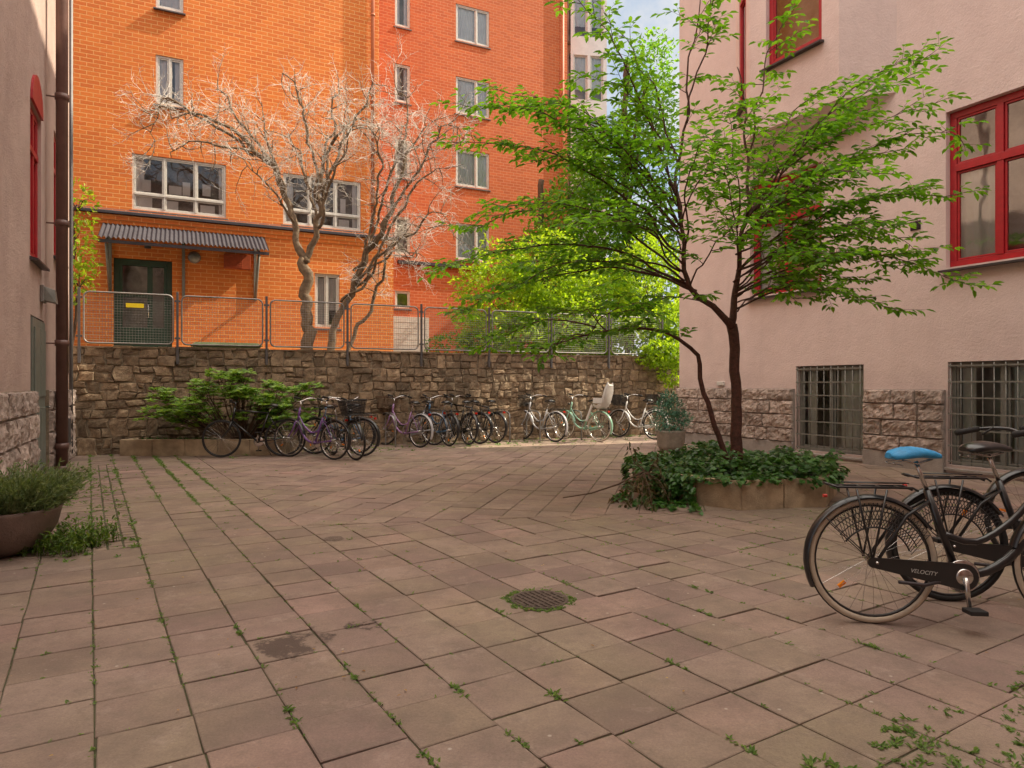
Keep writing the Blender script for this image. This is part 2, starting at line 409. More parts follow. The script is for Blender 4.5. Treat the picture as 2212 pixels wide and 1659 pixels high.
# ------------------------------------------------------------------ facade tools
def facade(mb,u0,u1,z0,z1,ops,depth,mi=0,y=0.0):
    us=sorted(set([u0,u1]+[a for o in ops for a in o[:2]])); zs=sorted(set([z0,z1]+[a for o in ops for a in o[2:4]]))
    for i in range(len(us)-1):
        for j in range(len(zs)-1):
            cu=(us[i]+us[i+1])/2; cz=(zs[j]+zs[j+1])/2
            if any(o[0]<cu<o[1] and o[2]<cz<o[3] for o in ops): continue
            mb.add([(us[i],y,zs[j]),(us[i+1],y,zs[j]),(us[i+1],y,zs[j+1]),(us[i],y,zs[j+1])],[[0,1,2,3]],mi)
    for a,b,c,d in [o[:4] for o in ops]:
        Y=y+depth
        mb.add([(a,y,c),(a,Y,c),(a,Y,d),(a,y,d)],[[0,1,2,3]],mi)
        mb.add([(b,y,c),(b,y,d),(b,Y,d),(b,Y,c)],[[0,1,2,3]],mi)
        mb.add([(a,y,d),(a,Y,d),(b,Y,d),(b,y,d)],[[0,1,2,3]],mi)
        mb.add([(a,y,c),(b,y,c),(b,Y,c),(a,Y,c)],[[0,1,2,3]],mi)
def window(parent,a,b,c,d,y,mat,mull=(),trans=(),fw=.06,mw=.05,sill=M_sill,glass=M_glass,inside=M_inside,curtain=None,M=None,bars=False,silld=.1,label=None,items=None):
    T=M if M else Matrix.Identity(4)
    fr=MB(); e=.003
    fr.box(a+e,b-e,y,y+.07,c+e,c+fw,0,T); fr.box(a+e,b-e,y,y+.07,d-fw,d-e,0,T)
    fr.box(a+e,a+fw,y,y+.07,c+fw,d-fw,0,T); fr.box(b-fw,b-e,y,y+.07,c+fw,d-fw,0,T)
    for m in mull: fr.box(m-mw/2,m+mw/2,y-.012,y+.06,c+fw,d-fw,0,T)
    xs=[a+fw]+sorted([m for m in mull])+[b-fw]
    zs=[c+fw]+sorted(trans)+[d-fw]
    for t_ in trans: fr.box(a+fw,b-fw,y-.02,y+.06,t_-mw*.6,t_+mw*.6,0,T)
    for i in range(len(xs)-1):
        for j in range(len(zs)-1):
            x0=xs[i]+(mw/2 if i else 0)+.004; x1=xs[i+1]-(mw/2 if i<len(xs)-2 else 0)-.004
            z0=zs[j]+(mw*.6 if j else 0)+.004; z1=zs[j+1]-(mw*.6 if j<len(zs)-2 else 0)-.004
            s=.03
            fr.box(x0,x1,y+.012,y+.05,z0,z0+s,0,T); fr.box(x0,x1,y+.012,y+.05,z1-s,z1,0,T)
            fr.box(x0,x0+s,y+.012,y+.05,z0+s,z1-s,0,T); fr.box(x1-s,x1,y+.012,y+.05,z0+s,z1-s,0,T)
    w=fr.obj('window',mat,parent,bevel=.004)
    if label: w['label']=label
    gm=MB(); gm.add([T@V(p) for p in ((a+.02,y+.035,c+.02),(b-.02,y+.035,c+.02),(b-.02,y+.035,d-.02),(a+.02,y+.035,d-.02))],[[0,1,2,3]]); gm.obj('glass',glass,w)
    im=MB(); im.box(a-.15,b+.15,y+.45,y+.47,c-.1,d+.1,0,T); im.box(a-.15,b+.15,y+.1,y+.45,d+.1,d+.12,0,T); im.box(a-.17,a-.15,y+.1,y+.45,c-.1,d+.1,0,T); im.box(b+.15,b+.17,y+.1,y+.45,c-.1,d+.1,0,T); im.box(a-.15,b+.15,y+.1,y+.45,c-.12,c-.1,0,T)
    if items:
        for (x,w_,z_,h_) in items: im.box(x,x+w_,y+.055,y+.06,c+z_,c+z_+h_,1,T)
    im.obj('room_behind',[inside,M_curt],w)
    if curtain:
        cm=MB()
        for (ca,cb,cc,cd) in curtain:
            n=max(4,int((cb-ca)/.03)); vs=[]
            for i in range(n+1):
                x=ca+(cb-ca)*i/n; yy=y+.10+.016*math.sin(i*1.7)+.01*math.sin(i*.6)
                vs+= [T@V((x,yy,cc)),T@V((x,yy,cd))]
            cm.add(vs,[[2*i,2*i+2,2*i+3,2*i+1] for i in range(n)],0,True)
        cm.obj('curtain',M_curt,w)
    if sill:
        sm=MB(); sm.add([T@V(p) for p in ((a-.05,-silld,c-.045),(b+.05,-silld,c-.045),(b+.05,y+.01,c-.005),(a-.05,y+.01,c-.005),(a-.05,-silld,c-.075),(b+.05,-silld,c-.075),(b+.05,y+.01,c-.06),(a-.05,y+.01,c-.06))],
             [[0,1,2,3],[4,7,6,5],[0,4,5,1],[1,5,6,2],[3,2,6,7],[0,3,7,4]])
        sm.obj('sill',sill,w)
    if bars:
        bm=MB(); nb=int((b-a)/.15)
        for i in range(nb+1):
            x=a+.05+(b-a-.1)*i/nb; bm.tube([T@V((x,-.02,c+.02)),T@V((x,-.02,d-.02))],.008,6)
        nz=int((d-c)/.24)
        for j in range(nz+1):
            z=c+.06+(d-c-.12)*j/nz; bm.box(a+.02,b-.02,-.035,-.027,z-.011,z+.011,0,T)
        bm.obj('security_bars',M_bars,w)
    return w

# ------------------------------------------------------------------ RIGHT pink building
RB=empty('pink_apartment_building',(5.27,12.66,0),(0,0,rad(-63)),label='pink stucco apartment building with red windows and rough granite base',category='building')
XE=22
ops=[(0.0,1.37,.12,1.66),(2.75,4.2,.12,1.66),(5.9,7.3,.12,1.66),(2.72,4.15,3.07,5.4),(-1.12,.55,3.07,5.3),(5.9,7.3,3.07,5.4),(2.72,4.15,8.2,10.4),(5.9,7.3,8.2,10.4)]
mb=MB(); 
HB=18
facade(mb,-3.22,XE,.0,HB,ops,.16)
body=[(-3.215,.6),(XE-.01,.6),(XE-.01,4.26),(-1.3,4.1)]
mb.prism(body,-.05,HB-.01)
mb.add([(-3.22,0,0),(-3.22,.62,0),(-3.22,.62,HB),(-3.22,0,HB)],[[0,3,2,1]])
mb.add([(XE,0,0),(XE,.62,0),(XE,.62,HB),(XE,0,HB)],[[0,1,2,3]])
mb.add([(-3.22,0,HB),(XE,0,HB),(XE,.62,HB),(-3.22,.62,HB)],[[0,1,2,3]])
mb.obj('wall',M_stucco,RB)
bay=[(-1.5,0),(-.55,-.6),(1.36,-.6),(1.95,0)]
mb=MB()
bz0,bz1=6.0,HB
T=Matrix.Translation((0,-.6,0))
f2=MB(); facade(f2,-.55,1.36,bz0,bz1,[(-.16,1.03,7.12,9.4),(-.16,1.03,10.6,12.9)],.16)
mb.add([T@V(p) for p in f2.v],f2.f)
ang=math.atan2(-.6,.95); LT=Matrix.Translation((-1.5,0,0))@Matrix.Rotation(ang,4,'Z'); LL=math.hypot(.95,.6)
f3=MB(); facade(f3,0,LL,bz0,bz1,[(.28,.84,6.75,9.4)],.16); mb.add([LT@V(p) for p in f3.v],f3.f)
mb.add([(1.36,-.6,bz0),(1.95,0,bz0),(1.95,0,bz1),(1.36,-.6,bz1)],[[0,1,2,3]])
lo=[(-1.15,-.0),(-.35,-.12),(1.1,-.12),(1.6,-.0)]
for i in range(3):
    mb.add([(lo[i][0],lo[i][1],5.62),(lo[i+1][0],lo[i+1][1],5.62),(bay[i+1][0],bay[i+1][1],bz0),(bay[i][0],bay[i][1],bz0)],[[0,1,2,3]])
mb.add([(p[0],p[1],5.62) for p in lo],[[0,1,2,3]])
mb.obj('oriel_bay',M_stucco,RB)
red=dict(mat=M_red,fw=.10,mw=.09,glass=M_glassr,silld=.12)
window(RB,2.72,4.15,3.07,5.4,.10,mull=(3.42,),trans=(4.55,),**red,inside=M_insidel,curtain=[(2.82,3.3,3.1,4.5),(3.75,4.1,3.1,5.3)])
window(RB,-1.12,.55,3.07,5.3,.10,mull=(-.28,),trans=(4.5,),**red,inside=M_insidel,curtain=[(-1.0,-.6,3.1,5.2),(.1,.45,3.1,5.2)])
window(RB,5.9,7.3,3.07,5.4,.10,mull=(6.6,),trans=(4.55,),**red)
for zz in (8.2,): 
    window(RB,2.72,4.15,zz,zz+2.2,.10,mull=(3.42,),trans=(zz+1.5,),**red); window(RB,5.9,7.3,zz,zz+2.2,.10,mull=(6.6,),trans=(zz+1.5,),**red)
window(RB,-.16,1.03,7.12,9.4,.08,M=T,trans=(8.9,),**red,inside=M_insidel)
window(RB,-.16,1.03,10.6,12.9,.10,M=T,trans=(12.2,),**red)
window(RB,.28,.84,6.75,9.4,.01,M=LT,trans=(8.9,),**red)
for a,b in ((0,1.37),(2.75,4.2),(5.9,7.3)):
    window(RB,a,b,.12,1.66,.10,M_bars,mull=((a+b)/2,),trans=(),fw=.06,mw=.06,sill=M_plinth,bars=True,inside=M_insidel,silld=.05,glass=M_glass2,curtain=[(a+.8,b-.05,.2,1.6),(a+.1,a+.3,.2,1.6)] )
segs=[(-3.22,-.03),(1.40,2.72),(4.23,5.87),(7.33,12)]
rows=[(.25,.5),(.5,.76),(.76,1.02),(1.02,1.24)]
k=5000
for (a,b) in segs:
    mb=MB()
    for ri,(z0,z1) in enumerate(rows):
        x=a
        while x<b-.02:
            w=R.uniform(.28,.75)
            if b-(x+w)<.25: w=b-x
            k+=1; block(mb,x+.004,x+w-.004,z0+.004,z1-.004,-.05,.06,k*2.3,0,0,.028)
            x+=w
    mb.obj('granite_base',M_ashlar,RB)
    mb=MB(); mb.box(a,b,-.045,-.003,.25,1.24); mb.obj('base_mortar',M_plinth,RB)
    mb=MB(); mb.box(a-.002,b+.002,-.075,-.002,-.05,.249); mb.obj('plinth',M_plinth,RB,bevel=.01)
mb=MB(); mb.box(-3.29,-3.222,-.05,.62,.0,1.24); mb.obj('corner_stone',M_ashlar,RB,bevel=.01)
mb=MB(); mb.box(2.18,2.34,-.012,-.002,3.73,3.87)
for i in range(5): mb.box(2.19,2.33,-.03,-.013,3.745+i*.024,3.755+i*.024)
mb.obj('vent_grille',M_sill,RB)
mb=MB(); mb.box(-2.0,-1.8,-.05,-.002,1.3,1.38); mb.obj('junction_box',M_white,RB,bevel=.01)
mb=MB(); mb.prism([(-3.3,-.25),(XE,-.25),(XE,4.3),(-1.3,4.1),(-3.3,.6)],HB+.002,HB+.3); mb.obj('roof',M_grey,RB)

# ------------------------------------------------------------------ LEFT building
LB=empty('peach_apartment_building',(-6.41,9.12,0),(0,0,rad(117)),label='peach stucco apartment building with arched red window and brown downpipe',category='building')
mb=MB(); ops=[(-.13,.99,.0,2.25),(-.16,.74,3.03,5.1),(-4.5,-3.4,3.03,5.6),(2.0,2.9,3.4,5.4)]
facade(mb,-7.5,4.6,0,14,ops,.12)
cx=.29; rr=.45
mb.box(-7.5,4.6,.75,5,-.05,13.99)
mb.add([(4.6,0,0),(4.6,.8,0),(4.6,.8,14),(4.6,0,14)],[[0,1,2,3]])
mb.add([(-7.5,0,0),(-7.5,.8,0),(-7.5,.8,14),(-7.5,0,14)],[[0,3,2,1]])
mb.add([(-7.5,0,14),(4.6,0,14),(4.6,.8,14),(-7.5,.8,14)],[[0,1,2,3]])
mb.obj('wall',M_stucco2,LB)
for (a,b,c,d) in ((-.16,.74,3.03,5.1),(-4.5,-3.4,3.03,5.6),(2.0,2.9,3.4,5.4)):
    w=window(LB,a,b,c,d,.04,M_red,mull=((a+b)/2,),trans=(d-.6,),fw=.09,mw=.07,silld=.1)
mb=MB(); n=12; vs=[]
for i in range(n+1):
    a=math.pi*i/n; vs.append((cx+rr*1.0*math.cos(a),-.03,5.1+rr*1.0*math.sin(a)))
vs2=[(p[0],.0,p[2]) for p in vs]
mb.add(vs,[list(range(n+1))[::-1]]); mb.loft([vs,vs2],0,False,False)
mb.obj('arched_head',M_red,LB)
d=MB(); d.box(-.10,.96,-.02,.05,.02,2.22); d.box(-.02,.40,-.04,-.02,.15,1.0); d.box(.46,.88,-.04,-.02,.15,1.0); d.box(-.02,.40,-.04,-.02,1.15,2.1); d.box(.46,.88,-.04,-.02,1.15,2.1)
do=d.obj('door',M_ldoor,LB,bevel=.008); d=MB(); d.tube([(.84,-.04,1.0),(.84,-.1,1.0),(.74,-.1,1.0)],.012); d.obj('handle',M_chrome,do)
for (a,b) in ((-7.5,-.2),(1.02,4.6)):
    mb=MB(); mb.box(a,b,-.06,-.003,-.05,1.24); mb.obj('base_mortar',M_mortar,LB)
    mb=MB()
    for (z0,z1) in ((.0,.3),(.3,.62),(.62,.94),(.94,1.24)):
        x=a
        while x<b-.02:
            w=R.uniform(.5,.9)
            if b-(x+w)<.3: w=b-x
            k+=1; block(mb,x+.006,x+w-.006,z0+.006,z1-.006,-.075,.055,k*2.3,0,0,.035); x+=w
    mb.obj('granite_base',M_ashlar,LB)
mb=MB(); mb.tube([(1.2,-.2,.1),(1.2,-.2,9),(1.2,-.2,13.8)],.08,14)
for zz in (.35,1.9,3.7,5.6,7.5): mb.tube([(1.2,-.2,zz),(1.2,-.2,zz+.09)],.094,14); mb.box(1.19,1.21,-.14,.0,zz+.03,zz+.05)
mb.tube([(1.2,-.2,.1),(1.2,-.2,.0)],.1,14)
mb.obj('downpipe',M_brown,LB)
mb=MB(); mb.box(.62,.9,-.05,-.002,2.5,2.74); mb.loft([[(.64,-.05,2.52),(.88,-.05,2.52),(.88,-.05,2.72),(.64,-.05,2.72)],[(.66,-.19,2.49),(.86,-.19,2.49),(.84,-.17,2.68),(.68,-.17,2.68)]],1,False)
mb.obj('wall_lamp',[M_galv,M_bars],LB,bevel=.008)
mb=MB(); mb.box(2.4,2.75,-.16,-.07,.3,.75); mb.obj('meter_box',M_grey,LB,bevel=.01)
mb=MB(); mb.tube([(3.3,-.1,.1),(3.3,-.1,3.0),(3.3,-.1,13.5)],.03,8); mb.obj('cable_pipe',M_grey,LB)
mb=MB(); mb.box(-7.6,4.7,-.2,5.1,14.002,14.3); mb.obj('roof',M_grey,LB)
YB=empty('unseen_rear_shade_building',(-6,-2.2,0),label='unseen peach stucco building added to darken the foreground',category='building')  # unseen building added behind the camera to block sky light from the foreground
mb=MB(); yo=[(4.4,7.4,0,3.2),(1,2.3,3.8,5.8),(5.2,6.5,3.8,5.8),(9.5,10.8,3.8,5.8),(13,14.3,3.8,5.8),(9.5,10.8,.6,2.6),(13,14.3,.6,2.6)]
MY=Matrix.Rotation(math.pi,4,'Z')@Matrix.Translation((-18,0,0))
fy=MB(); facade(fy,0,18,0,12,yo,.3); mb.add([MY@V(p) for p in fy.v],fy.f)
mb.box(0,18,-6,-.9,.0,11.99); mb.obj('wall',M_stucco2,YB)
for o in yo[1:]: window(YB,o[0],o[1],o[2],o[3],.15,M_red,mull=((o[0]+o[1])/2,),trans=(o[3]-.6,),fw=.09,mw=.07,M=MY)
mb=MB(); mb.box(-.2,18.2,-6.2,.3,12.002,12.25); mb.obj('roof',M_grey,YB)

# ------------------------------------------------------------------ BRICK building (main wing)
BB=empty('orange_brick_building',(-9.29,17.0,0),(0,0,rad(26)),label='orange brick apartment building with white framed windows and canopy',category='building')
mb=MB()
facade(mb,-6,6.5,1.9,5.62,[(-.55,.74,1.95,4.45),(4.27,4.95,2.9,4.4)],.2)
up=[(-.17,2.02,5.74,7.15),(3.47,5.62,5.74,7.15),(.36,1.0,8.5,9.75),(.36,1.0,10.95,12.2),(-3,-2,8.5,9.75)]
facade(mb,-6,6.15,5.62,20,up,.1,0,.3)
mb.add([(6.5,0,1.9),(6.5,5,1.9),(6.5,5,5.62),(6.5,0,5.62)],[[0,1,2,3]])
mb.add([(6.15,.3,5.62),(6.15,5,5.62),(6.15,5,20),(6.15,.3,20)],[[0,1,2,3]])
mb.box(-6,6.1,1.3,6,1.9,19.9)
mb.obj('wall',M_brick,BB)
mb=MB(); mb.add([(-6,-.12,5.56),(6.62,-.12,5.56),(6.62,.3,5.70),(-6,.3,5.70),(-6,-.12,5.50),(6.62,-.12,5.50),(6.62,.3,5.52),(-6,.3,5.52)],[[0,1,2,3],[4,7,6,5],[0,4,5,1],[1,5,6,2]])
mb.obj('ledge_flashing',M_canopy,BB)
mb=MB(); mb.box(-6,6.56,-.06,-.002,5.36,5.48); mb.box(-6,6.53,-.03,-.003,5.26,5.359); mb.obj('ledge_brick_band',M_brick,BB)
wk=dict(mat=M_white,fw=.055,mw=.045,sill=M_grey,silld=-.2)
window(BB,-.17,2.02,5.74,7.15,.33,mull=(.56,1.29),trans=(6.15,),**wk,curtain=[(-.1,.1,5.8,7.0),(1.85,1.98,5.8,7.1)],inside=M_insided,items=((.0,.28,.1,.26),(.05,.2,.5,.3),(.62,.26,.1,.22),(.66,.3,.5,.22),(.98,.18,.5,.35),(1.4,.35,.1,.2),(1.45,.2,.55,.3)))
window(BB,3.47,5.62,5.74,7.15,.33,mull=(4.19,4.9),trans=(6.15,),**wk,curtain=[(3.55,3.75,5.8,6.9),(5.4,5.58,5.8,7.1)],inside=M_insided,items=((4.3,.2,.1,.25),(4.35,.3,.5,.3),(5.0,.3,.1,.2),(5.05,.15,.5,.4)))
window(BB,.36,1.0,8.5,9.75,.33,mull=(.68,),trans=(),**wk,inside=M_insided,curtain=[(.38,.62,8.5,9.7),(.8,.98,8.5,9.7)])
window(BB,.36,1.0,10.95,12.2,.33,**wk,inside=M_insided,curtain=[(.4,.95,10.98,12)])
window(BB,4.27,4.95,2.9,4.4,.05,mull=(4.6,),trans=(),mat=M_white,fw=.055,mw=.05,sill=M_grey,silld=.04,curtain=[(4.3,4.6,2.9,4.3),(4.65,4.9,3.4,4.3)])
d=MB(); 
for a,b in ((-.55,-.43),(.62,.74)): d.box(a+.003,b,.08,.15,1.98,4.44)
d.box(-.43,.62,.08,.15,4.28,4.44); d.box(-.43,.62,.09,.14,1.98,2.75); d.box(.18,.3,.09,.14,2.75,4.28); d.box(-.43,-.36,.09,.14,2.75,4.28); d.box(.55,.62,.09,.14,2.75,4.28); d.box(-.36,.18,.09,.14,3.5,3.58)
do=d.obj('door',M_green,BB,bevel=.006)
gm=MB(); gm.add([(-.4,.12,2.76),(.6,.12,2.76),(.6,.12,4.27),(-.4,.12,4.27)],[[0,1,2,3]]); gm.obj('glass',M_glass2,do)
im=MB(); im.box(-.54,.73,.5,.52,1.98,4.44); im.obj('room_behind',M_insidel,do)
hm=MB(); hm.tube([(.21,.09,3.0),(.21,.03,3.0),(.21,.03,3.35),(.21,.09,3.35)],.015); hm.obj('handle',M_chrome,do)
cn=MB(); vs=[]; n=304
x0,x1=-.78,2.95
for i in range(n+1):
    x=x0+(x1-x0)*i/n; dz=.022*math.sin(i/n*2*math.pi*38)
    vs+=[(x,-.003,5.26+dz),(x,-1.12,4.72+dz)]
cn.add(vs,[[2*i,2*i+1,2*i+3,2*i+2] for i in range(n)],0,True)
cn.box(x0,x1,-1.10,-1.05,4.60,4.67,1); cn.box(x0,x1,-.08,-.005,5.12,5.2,1)
co=cn.obj('canopy',[M_canopy,M_canopy],BB)
for x in (-.62,1.0,2.72):
    mb=MB(); mb.box(x-.035,x+.035,-.07,-.003,3.55,5.1)
    if x!=1.0: 
        mb.tube([(x,-.05,3.6),(x,-.98,4.6)],.035,4)
    mb.tube([(x,-.05,5.12),(x,-1.06,4.63)],.032,4)
    mb.obj('bracket',M_bars,co)
mb=MB(); mb.lathe([(0,-.13),(.09,-.12),(.14,-.07),(.155,-.02),(.155,0)],18,(1.25,-.002,4.58),0,'y'); mb.obj('wall_lamp',M_galv,BB)
mb=MB(); mb.box(1.95,2.6,-.14,-.003,4.35,4.72)
for i in range(7): mb.box(1.98,2.4,-.152,-.141,4.38+i*.045,4.4+i*.045)
mb.obj('ventilation_box',pm('orange_red_metal',(.42,.085,.03),.5,.1,.2,8),BB,bevel=.008)
mb=MB(); mb.box(.12,.27,-.01,-.002,4.72,4.85); mb.obj('vent_grille',M_grey,BB)
mb=MB(); mb.tube([(5.95,.22,5.7),(5.95,.22,20)],.055,10)
for zz in (7,9.5,12): mb.tube([(5.95,.22,zz),(5.95,.22,zz+.06)],.068,10)
mb.obj('downpipe',M_opipe,BB)
mb=MB(); mb.box(-6.2,6.3,.1,6.2,20.002,20.3); mb.obj('roof',M_grey,BB)
BC=empty('rear_brick_wing',(-3.84,24.0,0),(0,0,rad(26)),label='rear wing, brick colour darkened as shade, narrow and double white windows',category='building')
zr=[3.1,5.88,8.58,11.23,13.88,16.5]
ops=[]; 
for z_ in zr:
    if z_>3.5: ops+=[(-.28,.27,z_,z_+1.33),(2.0,3.33,z_,z_+1.33)]
ops+=[(-.28,.27,4.0,4.6)]
mb=MB(); facade(mb,-4,6.7,1.9,21,ops,.06); mb.box(-4,6.65,1.1,5,1.9,20.9)
mb.add([(6.7,0,1.9),(6.7,5,1.9),(6.7,5,21),(6.7,0,21)],[[0,1,2,3]])
mb.obj('wall',M_brickshade,BC)
for (a,b,c,d_) in ops:
    wd=b-a>1
    cu=None
    if wd: cu=[(a+.05,b-.05,c+.05,d_-.05)] if c>5 else None
    elif c>7: cu=[(a+.03,a+.2,c,d_),(b-.2,b-.03,c,d_)]
    window(BC,a,b,c,d_,.03,M_white,mull=((a+b)/2+.15,) if wd else (),fw=.055,mw=.05,sill=M_grey,silld=.04,curtain=cu,inside=M_insidel)
mb=MB(); mb.box(-.2,6.8,-.14,-.002,5.55,5.66); mb.obj('ledge_flashing',M_canopy,BC)
mb=MB(); mb.tube([(6.45,-.07,1.9),(6.45,-.07,21)],.06,10); mb.obj('downpipe',M_opipe,BC)
mb=MB(); mb.box(-.35,.95,-.05,-.002,1.98,3.7); [mb.box(-.30,.90,-.056,-.0501,2.1+i*.2,2.11+i*.2) for i in range(8)]; mb.obj('garage_door',M_white,BC)
mb=MB(); mb.box(-4.1,6.9,-.2,5.2,21.002,21.3); mb.obj('roof',M_grey,BC)
WB=empty('white_glazed_building',(2.45,28.5,0),(0,0,rad(8)),label='white rendered tower with columns of bay windows',category='building')
mb=MB(); ops=[]
for i in range(8): ops+=[(.12,.72,2.6+i*2.65,4.5+i*2.65),(.84,1.4,2.6+i*2.65,4.5+i*2.65)]
facade(mb,0,1.55,1.9,25,ops,.1); mb.box(.01,1.54,.9,4,1.9,24.9); mb.add([(1.55,0,1.9),(1.55,4,1.9),(1.55,4,25),(1.55,0,25)],[[0,1,2,3]])
mb.obj('wall',pm('white_render',(.74,.74,.74),.8,0,.1,3),WB)
for a,b,c,d_ in ops: window(WB,a,b,c,d_,.05,M_white,fw=.04,mw=.04,sill=None,curtain=[(a,b,c+.5,d_)],inside=M_insidel)
mb=MB(); mb.box(-.1,1.65,-.15,4.1,25.002,25.3); mb.obj('roof',M_grey,WB)
NB=empty('unseen_shade_block',(10.5,24.5,0),label='unseen pink block added to shade the rear brick wing',category='building')  # hidden sun blocker, added so the rear brick wing falls in shade
mb=MB(); facade(mb,0,8,1.9,17,[(1,2.2,4,6),(4,5.2,4,6),(1,2.2,8,10),(4,5.2,8,10)],.15); mb.box(0,8,.8,9,1.9,17); mb.add([(0,0,1.9),(0,.8,1.9),(0,.8,17),(0,0,17)],[[0,3,2,1]])
mb.obj('wall',M_stucco,NB)
for a,b,c,d_ in ((1,2.2,4,6),(4,5.2,4,6),(1,2.2,8,10),(4,5.2,8,10)): window(NB,a,b,c,d_,.08,M_white,mull=((a+b)/2,))

# ------------------------------------------------------------------ fence
FE=empty('mesh_safety_fence',W0,(0,0,WT),label='galvanised tube and wire mesh fence on the stone wall',category='fence')
for i in range(9):
    x=.09+1.635*i
    mb=MB(); mb.box(x-.022,x+.022,-.11,-.07,1.72,3.12); mb.box(x-.03,x+.03,-.07,-.062,1.76,1.98); mb.box(x-.05,x+.05,-.1,-.08,2.92,2.96); mb.box(x-.05,x+.05,-.1,-.08,2.2,2.24)
    mb.obj('post',M_grey,FE,bevel=.004)
    if i==8: break
    a,b,c,d_=x+.075,x+1.56,2.1,3.05; r=.1
    pts=[]
    for (cx_,cz_,s0) in ((b-r,d_-r,0),(a+r,d_-r,90),(a+r,c+r,180),(b-r,c+r,270)):
        for q in range(5):
            an=rad(s0+q*22.5); pts.append((cx_+r*math.cos(an),-.09,cz_+r*math.sin(an)))
    mb=MB(); mb.tube(pts,.016,8,0,True)
    n=30
    for q in range(1,n):
        xx=a+(b-a)*q/n; e=.03 if 2<q<n-2 else .06
        mb.tube([(xx,-.09,c+e*.5),(xx,-.09,d_-e*.5)],.003,3)
    for q in range(1,19):
        zz=c+(d_-c)*q/19; mb.tube([(a+.015,-.093,zz),(b-.015,-.093,zz)],.003,3)
    mb.obj('panel',M_galv,FE)
mb=MB(); mb.box(.85,1.15,-.125,-.118,2.78,2.86); mb.obj('notice',M_yellow,FE)

gb=MB(); gb.loft([[(-.6,-.35,0),(.6,-.35,0),(.6,.35,0),(-.6,.35,0)],[(-.66,-.4,.16),(.66,-.4,.16),(.66,.4,.16),(-.66,.4,.16)]],0,False)
G=gb.obj('grit_bin',pm('green_plastic',(.13,.20,.09),.5,0,.15,6),None,(-6.1,14.6,1.97),(0,0,rad(24)),bevel=.02,label='low green plastic grit bin behind the fence',category='grit bin')
gl=MB(); gl.loft([[(-.70,-.44,.165),(.70,-.44,.165),(.70,.44,.165),(-.70,.44,.165)],[(-.6,-.3,.23),(.6,-.3,.23),(.6,.3,.23),(-.6,.3,.23)]],0,False); gl.obj('lid',bpy.data.materials['green_plastic'],G,bevel=.02)

# ------------------------------------------------------------------ vegetation tools
def smooth(pts,rads,step=.12,wob=.02,seed=0):
    P=[V(p) for p in pts]; out=[];ro=[]
    for i in range(len(P)-1):
        p0=P[max(i-1,0)];p1=P[i];p2=P[i+1];p3=P[min(i+2,len(P)-1)]
        n=max(2,int((p2-p1).length/step))
        for k_ in range(n):
            t_=k_/n
            q=.5*((2*p1)+(p2-p0)*t_+(2*p0-5*p1+4*p2-p3)*t_*t_+(3*p1-p0-3*p2+p3)*t_**3)
            q=q+V((noise.noise(V((q.x*3,q.z*3,seed))),noise.noise(V((q.y*3,q.x*3,seed+5))),noise.noise(V((q.z*3,q.y*3,seed+9)))))*wob
            out.append(q); ro.append(rads[i]+(rads[i+1]-rads[i])*t_)
    out.append(P[-1]); ro.append(rads[-1]); return out,ro
def rnd3(): 
    while True:
        p=V((R.uniform(-1,1),R.uniform(-1,1),R.uniform(-1,1)))
        if .05<p.length<1: return p
# ------------------------------------------------------------------ cherry tree
CT=empty('cherry_tree',(2.72,8.3,0),label='young cherry tree with reddish trunk and fresh green leaves',category='tree')
tm=MB(); lm=MB()
limbs=[]
def limb(pts,rads,mb=tm,n=8,wob=.03,step=.12):
    p,r=smooth(pts,rads,step,wob,len(limbs)*3.3); mb.tube(p,r,n); limbs.append((p,r)); return p,r
limb([(0,0,.15),(0,0,.6),(.01,0,1.2),(-.02,0,1.75),(-.05,0,2.05)],[.095,.07,.062,.062,.066],n=12)
A,_=limb([(-.05,0,2.02),(.0,.08,2.4),(.06,.1,2.8),(.15,.1,3.6),(.2,.2,4.4),(.1,.25,5.3)],[.05,.040,.031,.022,.015,.006],wob=.09)
B,_=limb([(-.05,0,2.0),(-.3,-.05,2.25),(-.55,-.1,2.45),(-.68,-.05,2.9),(-.7,0,3.5),(-.62,.1,4.2),(-.52,.1,5.2),(-.35,.1,6.3)],[.05,.038,.033,.028,.023,.017,.011,.005],wob=.09)
S,_=limb([(-.1,.02,.3),(-.2,0,.75),(-.38,-.02,1.2),(-.43,0,1.55),(-.66,-.1,1.87),(-1.2,-.25,1.98),(-1.9,-.35,1.9),(-2.5,-.5,1.72)],[.04,.033,.030,.028,.022,.016,.011,.005],wob=.08)
main=[(A,1.0),(B,1.0),(S,.8)]
def at(P,z):
    return min(P,key=lambda p:abs(p.z-z))
